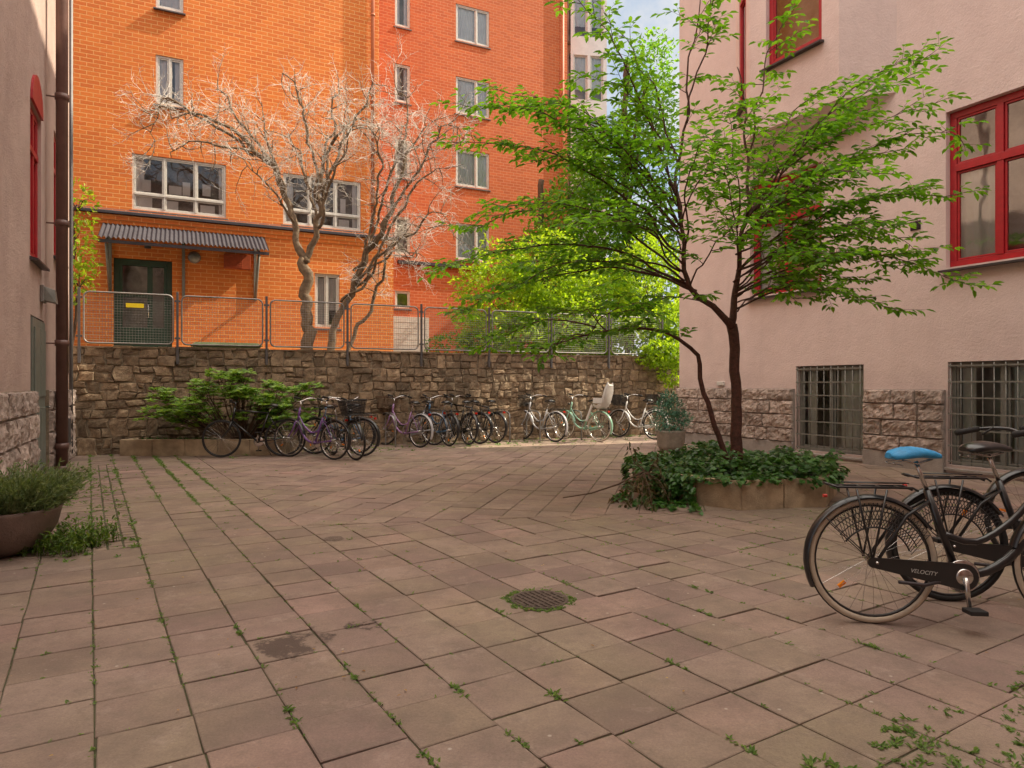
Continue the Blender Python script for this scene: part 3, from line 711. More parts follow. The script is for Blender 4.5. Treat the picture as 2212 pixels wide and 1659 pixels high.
T_=[(A,2.5,(2.75,-.2,2.45)),(A,2.7,(2.55,.4,3.05)),(A,3.0,(2.45,-.4,4.2)),(A,3.5,(2.4,.1,5.35)),(A,3.3,(2.0,.5,4.85)),(A,4.1,(.75,.2,6.0)),(A,2.2,(1.7,-.6,2.15)),
 (B,4.6,(-.1,-.3,6.3)),(B,3.9,(-1.55,.2,5.9)),(B,3.6,(-2.1,-.3,5.95)),(B,3.2,(-3.0,.3,5.05)),(B,2.9,(-3.45,-.1,4.2)),(B,2.7,(-3.3,.5,3.35)),(B,2.5,(-3.65,-.3,2.65)),(B,2.4,(-3.4,.2,2.2)),
 (S,1.9,(-1.3,-.9,2.15)),(S,1.95,(-2.2,.4,2.3)),(A,2.9,(.9,-1.7,3.4)),(A,3.2,(1.1,1.7,3.9)),(B,3.0,(-.9,-1.8,3.7)),(B,2.7,(-2.1,-1.4,2.95)),(A,2.6,(1.6,1.2,2.9)),(A,3.4,(1.5,-.9,4.6)),(B,2.6,(-2.7,.9,2.9)),(A,2.5,(.5,-1.5,2.6)),(B,3.3,(-2.4,-.8,4.4)),(B,2.5,(-1.4,1.4,2.7)),
 (B,3.1,(-2.6,-.3,3.9)),(B,2.8,(-2.9,-.8,3.3)),(B,3.0,(-2.0,.5,3.7)),(A,2.8,(1.9,-.5,3.5)),(A,3.0,(1.5,.6,3.9)),(A,2.3,(1.0,.6,2.4)),(B,3.5,(-1.5,-.3,4.3)),(B,2.45,(-3.0,-.5,2.3)),
 (A,2.6,(1.4,-1.0,3.0)),(A,3.1,(2.0,.2,4.2)),(A,2.4,(2.2,.3,2.75)),(A,2.9,(.7,.3,3.5)),(B,2.3,(-1.3,-.6,2.0)),(A,2.7,(.6,-.8,3.0)),(B,2.9,(-1.4,-.5,3.3)),(A,2.35,(1.5,.1,2.6)),
 (A,2.8,(-.5,-1.1,3.6)),(A,3.2,(-.4,-.8,4.3)),(B,3.2,(-.1,-.9,4.2)),(B,2.5,(-.3,-1.3,3.0)),(S,1.88,(-2.4,-.8,1.55)),(S,1.92,(-3.1,-.3,1.75)),(B,3.6,(-1.2,.4,4.9)),(A,3.4,(.5,.6,4.6)),(A,2.3,(.8,-.9,2.35)),
 (A,3.0,(1.0,-.5,3.9)),(A,2.6,(1.8,0,3.1)),(A,2.9,(-.2,.7,3.8)),(B,3.4,(-1.0,-.7,4.0)),(B,3.5,(-2.8,.1,4.7)),(A,3.3,(2.2,-.3,4.6)),(A,2.7,(2.4,-.4,3.5)),(A,3.6,(1.3,.2,5.1)),(B,3.3,(-3.2,-.2,4.6)),(B,4.0,(-1.9,.2,5.2))]
def leafy(p,r,spacing=.05,start=0.0,size=1.0):
    L=0; nx=R.random()*.05; sd=1
    tot=sum((p[i+1]-p[i]).length for i in range(len(p)-1))
    for i in range(len(p)-1):
        seg=(p[i+1]-p[i]); sl=seg.length
        if sl<1e-6: continue
        while nx<L+sl:
            if nx>start*tot:
                q=p[i]+seg*((nx-L)/sl); t=seg.normalized()
                side=t.cross(V((0,0,1))); 
                if side.length<.1: side=t.orthogonal()
                side.normalize(); sd=-sd
                dd=t*R.uniform(.3,.9)+side*sd*R.uniform(.5,1)+V((0,0,R.uniform(-.6,.10)))
                up=V((R.uniform(-.5,.5),R.uniform(-.8,.3),1))
                ll=R.uniform(.075,.13)*size
                lm.leaf(q+dd.normalized()*.012,dd,up,ll,ll*R.uniform(.42,.54))
            nx+=spacing*R.uniform(.6,1.5)
        L+=sl
    t=(p[-1]-p[-2]).normalized(); lm.leaf(p[-1],t+V((0,0,-.2)),V((0,0,1)),.11*size,.05*size)
def sub(P,frac0,every,lmin,lmax,level):
    tot=sum((P[i+1]-P[i]).length for i in range(len(P)-1)); sd=R.choice((-1,1)); nx=tot*frac0; L=0
    for i in range(len(P)-1):
        seg=P[i+1]-P[i]; sl=seg.length
        while nx<L+sl and sl>0:
            q=P[i]+seg*((nx-L)/sl); t=seg.normalized(); sd=-sd
            side=t.cross(V((0,0,1)))
            if side.length<.25: side=V((math.cos(nx*9),math.sin(nx*9),0))
            side.normalize()
            an=R.uniform(.6,1.1)
            dd=(t*math.cos(an)+side*sd*math.sin(an)+V((0,0,R.uniform(-.12,.16)))); dd.z*=.6; dd.normalize()
            fr=nx/tot; ln=R.uniform(lmin,lmax)*(1-.55*fr)
            pts=[q]; d0=dd.copy(); m=max(3,int(ln/.1))
            for k_ in range(m):
                d0=(d0+rnd3()*.15+V((0,0,.02-.05*k_/m))).normalized(); pts.append(pts[-1]+d0*ln/m)
            r0=.0055 if level==1 else .003
            tm.tube(pts,[r0+(.0016-r0)*k_/m for k_ in range(m+1)],4 if level==1 else 3)
            leafy(pts,None,.05 if level==2 else .06,.12)
            if level==1: sub(pts,.2,.145,.16,.38,2)
            nx+=every*R.uniform(.7,1.35)
        L+=sl
for (P,z0,tg) in T_:
    q=at([p for p in P],z0); tg=V(tg); dv=tg-q; Ln=dv.length
    c1=q+dv*.33+V((0,0,.13*Ln)); c2=q+dv*.68+V((0,0,.12*Ln))+rnd3()*.08
    r0=.006+.0038*Ln
    p,_=limb([q,c1,c2,tg],[r0,r0*.7,r0*.42,.0025],n=6,wob=.10)
    leafy(p,None,.06,.4)
    sub(p,.28,.18,.4,.85,1)
for P,_ in main: sub(P[int(len(P)*.45):],.0,.24,.35,.8,1)
tm.obj('trunk',M_bark,CT); lm.obj('crown',L_cherry,CT)

bed=[(1.5,8.5),(1.62,7.85),(2.42,7.2),(3.4,7.4),(3.95,8.3),(3.6,9.4),(2.5,9.9),(1.7,9.4)]
IB=empty('raised_planter_bed',(0,0,0),label='raised polygonal concrete planter bed around the cherry tree',category='planter')
mb=MB(); nb=len(bed); ctr=V((2.7,8.5,0))
for i in range(nb):
    a=V((*bed[i],0));b=V((*bed[(i+1)%nb],0)); L=(b-a).length; m=max(1,round(L/.42)); dd=(b-a)/L
    inn=(ctr-(a+b)/2); nn=V((-dd.y,dd.x,0)); nn=nn if nn.dot(inn)>0 else -nn
    for q in range(m):
        s=a+dd*(L*q/m+.005); e=a+dd*(L*(q+1)/m-.005); hh=.31+R.uniform(-.008,.008)
        mb.prism([(s.x,s.y),(e.x,e.y),(e.x+nn.x*.09,e.y+nn.y*.09),(s.x+nn.x*.09,s.y+nn.y*.09)],-.02,hh)
mb.obj('kerb_blocks',M_conc,IB,bevel=.008)
mb=MB(); mb.prism([(ctr.x+(x-ctr.x)*.95,ctr.y+(y-ctr.y)*.95) for x,y in bed],0,.26); mb.obj('soil',M_soil,IB)
iv=MB()
def inpoly(x,y,poly):
    c=False;j=len(poly)-1
    for i in range(len(poly)):
        if (poly[i][1]>y)!=(poly[j][1]>y) and x<(poly[j][0]-poly[i][0])*(y-poly[i][1])/(poly[j][1]-poly[i][1])+poly[i][0]: c=not c
        j=i
    return c
cnt=0
bedb=[(ctr.x+(a-ctr.x)*1.03,ctr.y+(b-ctr.y)*1.03) for a,b in bed]
while cnt<4400:
    x=R.uniform(1.3,4.1); y=R.uniform(7.0,10); 
    if not inpoly(x,y,bedb): continue
    h=.31+.22*noise.noise(V((x*1.7,y*1.7,3)))+.10*noise.noise(V((x*5,y*5,3)))+.10*min(1,max(0,(x-1.6)/1.0))
    z=R.uniform(.26,max(.3,h+.04)); d=rnd3(); d.z=abs(d.z)*.2-.15
    iv.leaf(V((x,y,z)),d,V((R.uniform(-.6,.6),R.uniform(-.9,.3),1)),R.uniform(.05,.10),R.uniform(.05,.085),.15); cnt+=1
for i in range(130):
    e=R.random()*nb; a=V((*bed[int(e)],0)); b=V((*bed[(int(e)+1)%nb],0)); p=a+(b-a)*(e%1)
    o=(p-ctr).normalized(); dens=.4+1.3*noise.noise(V((p.x*1.9,p.y*1.9,9)))
    if dens<.25 and R.random()<.7: continue
    drop=R.uniform(.04,.32)*max(.12,dens)
    q=p+V((0,0,.34)); m=int(drop/.02)+3
    for k_ in range(m):
        f=k_/m; pp=q+o*(.03+.05*math.sin(f*3))+V((R.uniform(-.03,.03),R.uniform(-.03,.03),-drop*f))
        if pp.z<.02: pp.z=.02+R.random()*.03
        iv.leaf(pp,o+rnd3()*.6+V((0,0,-.6)),o+V((0,0,.5)),R.uniform(.045,.09),R.uniform(.045,.075),.15)
for i in range(30):
    p=V((R.uniform(1.4,2.0),0,0)); p.y=8.0-(p.x-1.5)*.95; d=V((R.uniform(-.9,.1),R.uniform(-1,-.4),0)).normalized(); q=p+V((0,0,.3)); z=.3
    for k_ in range(R.randint(10,28)):
        z=max(.02,z-.04); q=q+d*(.012 if z>.03 else .03)+rnd3()*.012; q.z=z+R.random()*.02
        iv.leaf(q,rnd3()+d,V((0,-.3,1)),R.uniform(.04,.08),R.uniform(.04,.065),.15)
iv.obj('ivy_ground_cover',L_ivy,None,kind='stuff')
FB=empty('withered_branch',(1.5,7.65,0),label='withered cut branch with drooping leaves against the planter bed',category='branch')
bm=MB(); wm=MB()
def deadbranch(pts,r):
    p,rr=smooth(pts,r,.06,.02,4); bm.tube(p,rr,5)
    for q in p[3:]:
        for _ in range(2):
            d=rnd3(); d.z=-abs(d.z)-.3
            wm.leaf(q+rnd3()*.05,d,rnd3(),R.uniform(.05,.1),.028,.5)
base=V((-.92,.15,.03))
bm.tube([base,(-.6,.1,.09),(-.3,.05,.2),(0,.1,.34)],[.006,.008,.010,.012],5)
for i in range(11):
    e=(R.uniform(-.4,.65),R.uniform(-.6,.0),R.uniform(.02,.10))
    deadbranch([(.0,.1,.32),((e[0])*.5,e[1]*.5+.02,R.uniform(.18,.32)),e],[.008,.005,.002])
for i in range(5):
    e=(R.uniform(-.3,.25),R.uniform(-.1,.3),R.uniform(.42,.66)); deadbranch([(.05,.15,.32),(e[0]*.6,e[1]*.6,.42),e],[.007,.004,.002])
bm.obj('stem',M_stem,FB); wm.obj('leaves',L_dead,FB)

# ------------------------------------------------------------------ bare tree
BT=empty('bare_tree',(-4.78,16.0,1.97),label='leafless gnarled tree with pale curling twigs on the terrace',category='tree')
bt=MB(); tw=MB(); bl=[]
def blimb(pts,r,n=8):
    r=[x*.72 for x in r]
    p,rr=smooth(pts,r,.13,.16,len(bl)*2.1); rr=[x*(1+.18*noise.noise(q*5)) for x,q in zip(rr,p)]; bt.tube(p,rr,n); bl.append(p); return p
blimb([(0,0,-.05),(-.03,0,.8),(-.02,0,1.6),(-.1,0,2.3)],[.22,.18,.17,.16],10)
a1=blimb([(-.1,0,2.2),(-.33,.05,3.1),(-.7,.1,4.1),(-1.25,0,4.85),(-1.9,-.2,5.35),(-2.5,-.3,5.6),(-3.1,-.2,5.5)],[.13,.10,.09,.075,.055,.035,.012])
a2=blimb([(-.1,0,2.2),(.25,-.05,3.1),(.32,-.1,4.2),(.45,-.1,4.85),(.9,0,5.4),(1.4,.1,5.6)],[.12,.09,.065,.05,.03,.01])
a3=blimb([(.5,.2,-.05),(.6,.2,.7),(.92,.15,1.4),(1.4,.1,2.5),(1.88,0,3.2),(2.15,0,4.1),(2.35,.1,4.8),(2.9,.2,5.6)],[.14,.12,.105,.095,.08,.06,.04,.01])
blimb([(.7,.3,-.05),(1.2,.4,.9),(1.65,.4,1.8),(1.8,.5,2.6),(2.2,.6,3.3)],[.07,.06,.05,.035,.01])
for (s,pts) in ((a1[7],[(-.6,-.5,3.6),(-1.2,-.8,4.4)]),(a1[10],[(-1.0,.2,5.0),(-1.2,.3,6.1)]),(a1[17],[(-1.9,.2,5.9),(-2.3,.3,6.4)]),(a1[18],[(-2.2,-.5,4.9),(-2.8,-.8,4.4)]),(a1[22],[(-3.0,-.4,5.8),(-3.4,-.3,5.3),(-3.5,-.2,4.7)]),
    (a2[9],[(.5,.3,5.6),(.6,.4,6.5)]),(a2[11],[(-.1,-.2,5.9),(-.5,-.3,6.5)]),(a2[8],[(-.3,.4,4.8),(-.7,.7,5.5)]),(a2[6],[(.8,-.5,4.2),(1.2,-.8,5.0)]),(a2[12],[(1.3,-.3,5.6),(1.6,-.4,6.3)]),
    (a3[12],[(2.5,-.3,3.7),(3.0,-.4,4.4),(3.3,-.4,4.3)]),(a3[11],[(2.6,.2,3.2),(3.2,.3,3.4),(3.4,.3,2.8)]),(a3[17],[(3.0,-.2,5.0),(3.5,-.3,5.3),(3.8,-.3,4.9)]),(a3[14],[(1.8,-.4,4.3),(1.5,-.6,5.3)]),(a3[19],[(2.3,.1,5.6),(2.1,.1,6.2)]),(a3[9],[(1.9,.4,2.5),(2.5,.5,2.4)])):
    blimb([s]+pts,[.05,.034]+[.012]*(len(pts)-1),6)
def curl(P,frac0,every,lmin,lmax,level):
    tot=sum((P[i+1]-P[i]).length for i in range(len(P)-1)); nx=tot*frac0; L=0
    for i in range(len(P)-1):
        seg=P[i+1]-P[i]; sl=seg.length
        while nx<L+sl and sl>0:
            q=P[i]+seg*((nx-L)/sl); t=seg.normalized()
            dd=(t*.5+rnd3().normalized()*.9+V((0,0,.12))).normalized()
            ln=R.uniform(lmin,lmax); m=5 if level<3 else 3; pts=[q]; ax=rnd3().normalized()*R.uniform(.1,.45)
            for k_ in range(m):
                dd=(dd+dd.cross(ax)*.65+rnd3()*.3).normalized(); pts.append(pts[-1]+dd*ln/m)
            r0=(.014,.0058,.0038)[level-1]
            tw.tube(pts,[r0+(.0023-r0)*k_/m for k_ in range(m+1)],4 if level==1 else 3,0 if level>1 else 1)
            if level<3: curl(pts,.2,(.12,.095)[level-1],(.3,.12)[level-1],(.7,.28)[level-1],level+1)
            nx+=every*R.uniform(.6,1.4)
        L+=sl
for p in bl[1:]: curl(p,.45 if len(p)>20 else .25,.17,.4,.95,1)
bt.obj('trunk',M_bare,BT); tw.obj('twigs',[M_twig,M_bare],BT)

# ------------------------------------------------------------------ shrubs
def blob(mb,c,r,n,ls,seed=0,asp=.5,upb=.5,fill=.35,mi=0):
    c=V(c); k_=0; tries=0
    while k_<n and tries<n*8:
        tries+=1
        d=rnd3().normalized(); rr=1-fill*R.random()**1.6
        bump_=1+.30*noise.noise(d*2.2+V((seed,0,0)))+.22*noise.noise(d*5+V((seed,3,0)))
        p=V((d.x*r[0],d.y*r[1],d.z*r[2]))*rr*bump_
        if noise.noise((c+p)*(1.1/max(r[0],.3))*2.5)<-.22 and R.random()<.8: continue
        out=d*.6+rnd3()*.8+V((0,0,-.1)); up=V((0,0,upb))+rnd3()*.7+d*.5
        L=ls*R.uniform(.6,1.3)
        mb.leaf(c+p,out,up,L,L*asp,.2,mi); k_+=1
def shrub(name,label,cat,loc,blobs,leafm,ls,stem=True,asp=.5):
    E=empty(name,loc,label=label,category=cat); f=MB(); s_=MB()
    for i,(c,r,n) in enumerate(blobs):
        blob(f,c,r,n,ls,seed=i*7+loc[0],asp=asp)
        if stem:
            p,rr=smooth([(c[0]*.25,c[1]*.25,-.02),(c[0]*.6,c[1]*.6,c[2]*.5),c],[.05,.035,.015],.2,.08,i); s_.tube(p,rr,6)
            for _ in range(6):
                d=rnd3(); e=V(c)+V((d.x*r[0],d.y*r[1],d.z*r[2]))*.9; s_.tube([V(c)-V((0,0,r[2]*.3)),(V(c)+e)/2+V((0,0,.03)),e],[.014,.01,.004],4)
    if stem: s_.obj('stems',M_stem,E)
    f.obj('foliage',leafm,E); return E
shrub('sunlit_shrub','large yellow green shrub spilling over the stone wall','shrub',(.35,18.3,1.97),[((-.7,.2,1.7),(1.2,.9,1.4),4300),((.6,.3,2.3),(1.1,.9,1.2),3500),((-.3,-.5,.6),(1.4,.7,.7),2600),((1.1,0,.9),(1.0,.9,.9),2400)],L_shrub,.12)
shrub('sunlit_shrub','dense green shrub behind the fence beside the pink building','shrub',(3.0,19.3,1.97),[((-.4,0,1.5),(1.1,.9,1.3),3000),((.9,.2,2.2),(1.2,1.0,1.3),3400),((.3,-.9,.5),(1.3,.6,.8),2200),((1.3,-.8,.6),(.7,.5,1.0),1500)],L_shrub,.13)
shrub('climbing_plant','bright green creeper hanging down the stone wall','climbing plant',(3.95,17.85,1.95),[((0,-.15,.15),(.6,.3,.35),900),((.15,-.25,-.3),(.32,.15,.38),350),((-.5,-.1,.1),(.4,.25,.2),220)],L_shrub,.10,False)
shrub('young_tree','slim leafy young tree between the building and the brick wall','tree',(-9.75,15.0,1.97),[((0,0,2.3),(.55,.5,.8),420),((.2,0,3.3),(.35,.4,.5),170),((.3,-.1,1.6),(.3,.3,.5),120)],L_shrub,.12)
def bigtree(loc,label,blobs,H):
    E=empty('leafy_tree',loc,label=label,category='tree'); s_=MB(); f=MB()
    s_.tube(smooth([(0,0,-.05),(.1,0,H*.3),(-.05,.1,H*.6),(0,0,H*.9)],[.22,.17,.11,.03],.3,.1,2)[0],.1,8)
    for i,(c,r,n) in enumerate(blobs):
        blob(f,c,r,n,.17,seed=i*5+loc[0],fill=.6)
        s_.tube([(0,0,c[2]*.6),(c[0]*.5,c[1]*.5,c[2]*.85),c],[.08,.05,.015],6)
    s_.obj('trunk',M_stem,E); f.obj('crown',L_far,E)
bigtree((4.1,24.5,1.97),'tall leafy tree rising behind the shrubs',[((-.6,0,3.6),(1.5,1.3,1.6),2200),((.6,0,5.6),(1.5,1.3,1.6),2200),((-.7,.3,7.2),(1.2,1.2,1.4),1500),((.8,.2,8.8),(1.2,1.2,1.5),1500),((1.4,0,3.2),(1.3,1.2,1.5),1200),((.9,0,10.8),(.9,.9,1.2),800)],12)
bigtree((1.0,23.2,1.97),'leafy tree in front of the rear brick wing',[((0,0,3.2),(1.5,1.2,1.4),1900),((.8,.2,4.9),(1.3,1.1,1.2),1500),((1.4,.2,3.2),(1.3,1.1,1.6),1400),((1.5,0,6.4),(1.0,.9,1.2),1000)],7)
bigtree((6.9,17.9,1.97),'unseen tall tree added to keep sun off the left side',[((0,-.6,8.0),(1.2,1.0,1.0),1900),((.2,-.8,9.6),(1.4,1.2,1.4),2500),((-.2,-.6,11.4),(1.3,1.2,1.5),2300),((0,-.6,13.2),(1.2,1.1,1.3),1700)],13)  # hidden crown added to block sun from the left bicycles and wall
shrub('low_hedge','low dark green planting along the top of the wall','hedge',(-.9,17.6,1.97),[((-.7,0,.3),(.6,.3,.35),600),((.2,.1,.35),(.6,.3,.4),600)],L_far,.09,False)
PB=empty('low_planter_bed',(0,0,0),label='low concrete edged planting bed against the stone wall',category='planter')
mb=MB()
a=V((-7.25,12.6,0));b=V((-4.3,12.75,0));m=5
for q in range(m):
    s=a+(b-a)*(q/m)+V((.004,0,0)); e=a+(b-a)*((q+1)/m)-V((.004,0,0)); mb.prism([(s.x,s.y),(e.x,e.y),(e.x,e.y+.12),(s.x,s.y+.12)],-.02,.3)
a=V((-4.3,12.875,0));b=V((-4.1,14.1,0)); mb.prism([(a.x-.12,a.y),(a.x,a.y),(b.x,b.y),(b.x-.12,b.y)],-.02,.298)
mb.prism([(-7.25,12.725),(-7.13,12.725),(-7.13,13.05),(-7.25,13.05)],-.02,.298)
mb.obj('kerb_blocks',M_conc,PB,bevel=.01)
mb=MB(); mb.prism([(-7.1,12.73),(-4.42,12.88),(-4.25,13.95),(-7.1,12.98)],0,.24); mb.obj('soil',M_soil,PB)
RH=empty('rhododendron_bush',(-5.15,13.05,.22),label='spreading rhododendron bush in the low bed by the stone wall',category='bush')
s_=MB(); f=MB()
for i in range(85):
    ex=R.uniform(-1.4,1.35); ez=R.uniform(.4,1.28)*(1-.3*abs(ex)/1.5)+.05+.1*noise.noise(V((ex*3,1,1))); ey=R.uniform(-.6,.25)+ex*.2
    e=V((ex,ey,ez)); p,rr=smooth([(ex*.1,ey*.1,0),(ex*.45,ey*.5,ez*.35),e],[.016,.010,.004],.12,.05,i); s_.tube(p,rr,5)
    for _ in range(5):
        q=e+V((R.uniform(-.2,.2),R.uniform(-.15,.15),R.uniform(-.12,.12))); q.z=max(.08,q.z)
        s_.tube([p[-3],q],[.005,.003],3)
        for w in range(11):
            aa=w*2.4+R.random(); d=V((math.cos(aa),math.sin(aa),R.uniform(-.1,.55))); f.leaf(q+rnd3()*.02,d,V((0,-.5,1)),R.uniform(.09,.15),.045,.15)
s_.obj('stems',M_stem,RH); f.obj('foliage',L_rhodo,RH)
f=MB()
for i in range(500):
    x=R.uniform(-7.1,-4.4); y=12.75+R.random()*.3+(x+7.1)*.25*R.random(); f.leaf(V((x,y,.25)),rnd3()+V((0,0,.5)),V((0,-.5,1)),R.uniform(.04,.09),.03)
f.obj('bed_ground_cover',L_ivy,None,kind='stuff')
PC=empty('potted_conifer',(3.14,13.5,0),label='bluish dwarf conifer in a round stone pot by the corner',category='potted plant')
mb=MB(); mb.lathe([(.0,0),(.2,0),(.26,.12),(.285,.38),(.295,.42),(.265,.42),(.25,.36),(0,.35)],28); mb.obj('pot',M_pot,PC)
f=MB()
for (c,r,n) in (((0,0,.60),(.40,.38,.22),1000),((-.03,0,.84),(.28,.27,.22),700),((-.05,0,1.04),(.17,.17,.16),350),((.22,0,.66),(.2,.2,.12),250)):
    blob(f,c,r,n,.07,asp=.22,upb=.9,fill=.6)
f.obj('foliage',L_con,PC)
PL=empty('lavender_bowl',(-3.99,5.35,0),label='round clay bowl overflowing with wispy lavender by the wall',category='potted plant')
mb=MB(); mb.lathe([(0,0),(.16,0),(.27,.07),(.36,.2),(.39,.33),(.40,.36),(.37,.36),(.35,.3),(0,.29)],32); mb.obj('bowl',M_clay,PL)
f=MB()
for i in range(1300):
    an=R.uniform(0,6.28); r0=R.random()**.5*.36; b0=V((math.cos(an)*r0,math.sin(an)*r0,.3))
    d=V((math.cos(an)*R.uniform(.0,.7),math.sin(an)*R.uniform(.0,.7),R.uniform(.7,1.4))).normalized(); ln=R.uniform(.16,.40)
    pts=[b0]
    for k_ in range(5):
        d=(d+V((math.cos(an)*.05,math.sin(an)*.05,-.07))+rnd3()*.13).normalized(); pts.append(pts[-1]+d*ln/5)
        for _ in range(3): f.leaf(pts[-1],d*.8+rnd3()*.8,rnd3(),R.uniform(.025,.05),.009,.1)
    f.tube(pts,[.0025]*5+[.0015],3)
f.obj('foliage',L_lav,PL)
f=MB()
for i in range(200):
    x=R.uniform(.1,.62); y=R.uniform(-.1,.45); h=R.uniform(.08,.22); d=V((R.uniform(-.3,.5),R.uniform(-.4,.3),1)); p=V((x,y,0))
    f.tube([p,p+d*h*.5,p+d*h],[.003,.002,.001],3)
    for k_ in range(5): f.leaf(p+d*h*(k_+1)/5,rnd3()+V((0,0,.2)),V((0,0,1)),R.uniform(.03,.06),.018)
f.obj('weed_clump',L_weed,None,(-3.95,5.35,0),label='clump of green weeds growing beside the clay bowl',category='weeds')

# ------------------------------------------------------------------ weeds in joints
wd=MB()
def tuft(p,s,n):
    for i in range(n):
        a=R.uniform(0,6.28); d=V((math.cos(a),math.sin(a),R.uniform(.15,.9)))
        wd.leaf(p+V((R.uniform(-.5,.5)*s,R.uniform(-.5,.5)*s,-.001)),d,V((0,-.3,1)),s*R.uniform(.5,1.1),s*.3,.2)
def jp(i,v): return TX*(i*TS+.02)+TY*v
def field2(p): return (p-Q0).dot(n1)>0 and (p-Q0).dot(n2)>0
cols={i:.15+.85*R.random()**1.3 for i in range(-34,44)}
for i in range(-34,40):
    dens=cols[i]
    for _ in range(1700):
        v=R.uniform(-2,19); p=jp(i,v)
        if not inyard(p,-.1) or p.y<1.8 or field2(p): continue
        far=max(0,min(1,(p.y-5.5)/5)); left=max(0,min(1,(-p.x-.5)/3.5))
        nz=noise.noise(V((p.x*1.3,p.y*1.3,2)))+.6*noise.noise(V((p.x*4,p.y*4,i)))
        pr=.10*dens+(.55*far*left*(.35+dens)+.12*far)*max(0,.35+1.6*nz)+max(0,nz-.1)*.9*dens
        if R.random()<pr: tuft(p+TX*R.uniform(-.012,.012),R.uniform(.009,.024)*(1+.9*far*(.3+left)),R.randint(3,7))
for _ in range(3200):
    i=R.randint(-24,28); j=R.randint(-10,50); o=off.get(i,0); p=TX*((i+R.random())*TS+.02)+TY*(j*TS+o)
    if inyard(p,-.1) and p.y>1.8 and not field2(p) and noise.noise(V((p.x*.8,p.y*.8,7)))>-.15: tuft(p,R.uniform(.008,.024)*(1+.05*p.y),R.randint(3,6))
for _ in range(2600):
    i=R.randint(-30,40); v=R.uniform(4,18)
    p=(UX*(i*TS)+UY*v) if R.random()<.5 else (UY*(i*TS+6)+UX*R.uniform(-8,8))
    if inyard(p,-.1) and field2(p) and R.random()<.25+max(0,noise.noise(V((p.x*.9,p.y*.9,4)))): tuft(p,R.uniform(.012,.035),R.randint(3,7))
for (x,y) in ((-.30,2.9),(.28,3.0),(-1.0,4.0),(1.35,4.5),(1.7,3.4),(.9,3.3),(-.62,3.2),(-2.3,4.6),(.75,2.45),(-.3,2.38),(.5,4.6),(-.15,3.9),(1.05,3.9),(-1.6,3.6),(-.9,2.7),(.1,2.6),(2.1,5.0),(-2.9,5.2)):
    i=round((V((x,y,0)).dot(TX)-.02)/TS); p=jp(i,V((x,y,0)).dot(TY)); 
    for _ in range(6): tuft(p+TY*R.uniform(-.09,.09)+TX*R.uniform(-.01,.01),R.uniform(.015,.035),6)
for i in range(240):
    x=R.uniform(-.3,.38); p=TX*x+TY*R.uniform(6,12.5)
    if inyard(p,-.1): tuft(p,R.uniform(.02,.05),R.randint(4,9))
for i in range(110):
    a=R.uniform(0,6.28)
    if math.sin(a)>.3 and math.cos(a)>-.2 and R.random()<.6: continue
    tuft(DR+V((math.cos(a)*R.uniform(.17,.22),math.sin(a)*R.uniform(.17,.22),0)),.028,6)
for i in range(340):
    x=R.uniform(2.5,14); y=-R.random()**2*1.6-.05; p=W0+WX*x+WY*y
    tuft(p,R.uniform(.025,.07),R.randint(5,12))
for i in range(900):
    x=R.uniform(.9,2.5); y=R.uniform(2.1,3.2)
    if noise.noise(V((x*4,y*4,5)))<-.05 or x<.98+1.7*(y-2.37): continue
    tuft(V((x,y,0)),R.uniform(.012,.036),R.randint(5,10))
wd.obj('joint_weeds',L_weed,None,kind='stuff')
fl=MB()
for i in range(260):
    p=V((R.uniform(-4,4.5),R.uniform(2.2,12),.006+R.random()*.006))
    if inyard(p,-.2): fl.leaf(p,V((R.uniform(-1,1),R.uniform(-1,1),.05)),V((0,0,1)),R.uniform(.010,.03),.010,.2)
fl.obj('fallen_leaves',L_dry,None,kind='stuff')
def drain(loc,r,label):
    mb=MB(); mb.lathe([(r*1.13,-.02),(r*1.13,.002),(r*1.0,.003),(r*.98,-.002)],36)
    E=mb.obj('drain_cover',M_iron,None,loc,(0,0,TA),label=label,category='drain cover')
    g_=MB(); g_.disc((0,0,-.002),r*.99,32); 
    s=MB()
    nbar=9
    for i in range(nbar):
        x=-r*.9+2*r*.9*i/(nbar-1); h=math.sqrt(max(0,(r*.97)**2-x*x))
        s.box(x-r*.07,x+r*.07,-h,h,-.001,.0035)
    s.box(-r*.97,r*.97,-r*.05,r*.05,-.0012,.004); s.box(-r*.85,r*.85,r*.42,r*.5,-.0012,.0038); s.box(-r*.85,r*.85,-r*.5,-r*.42,-.0012,.0038)
    s.obj('grate',M_iron,E,bevel=.001); g_.obj('pit',M_soil,E)
drain((.17,4.2,.006),.158,'round cast iron drain cover with slots set in the slabs')
M_iron=pm('dusty_iron',(.20,.15,.12),.8,.1,.35,18,.5,80)
drain((-1.53,5.86,.004),.08,'small round iron drain cover between the slabs')

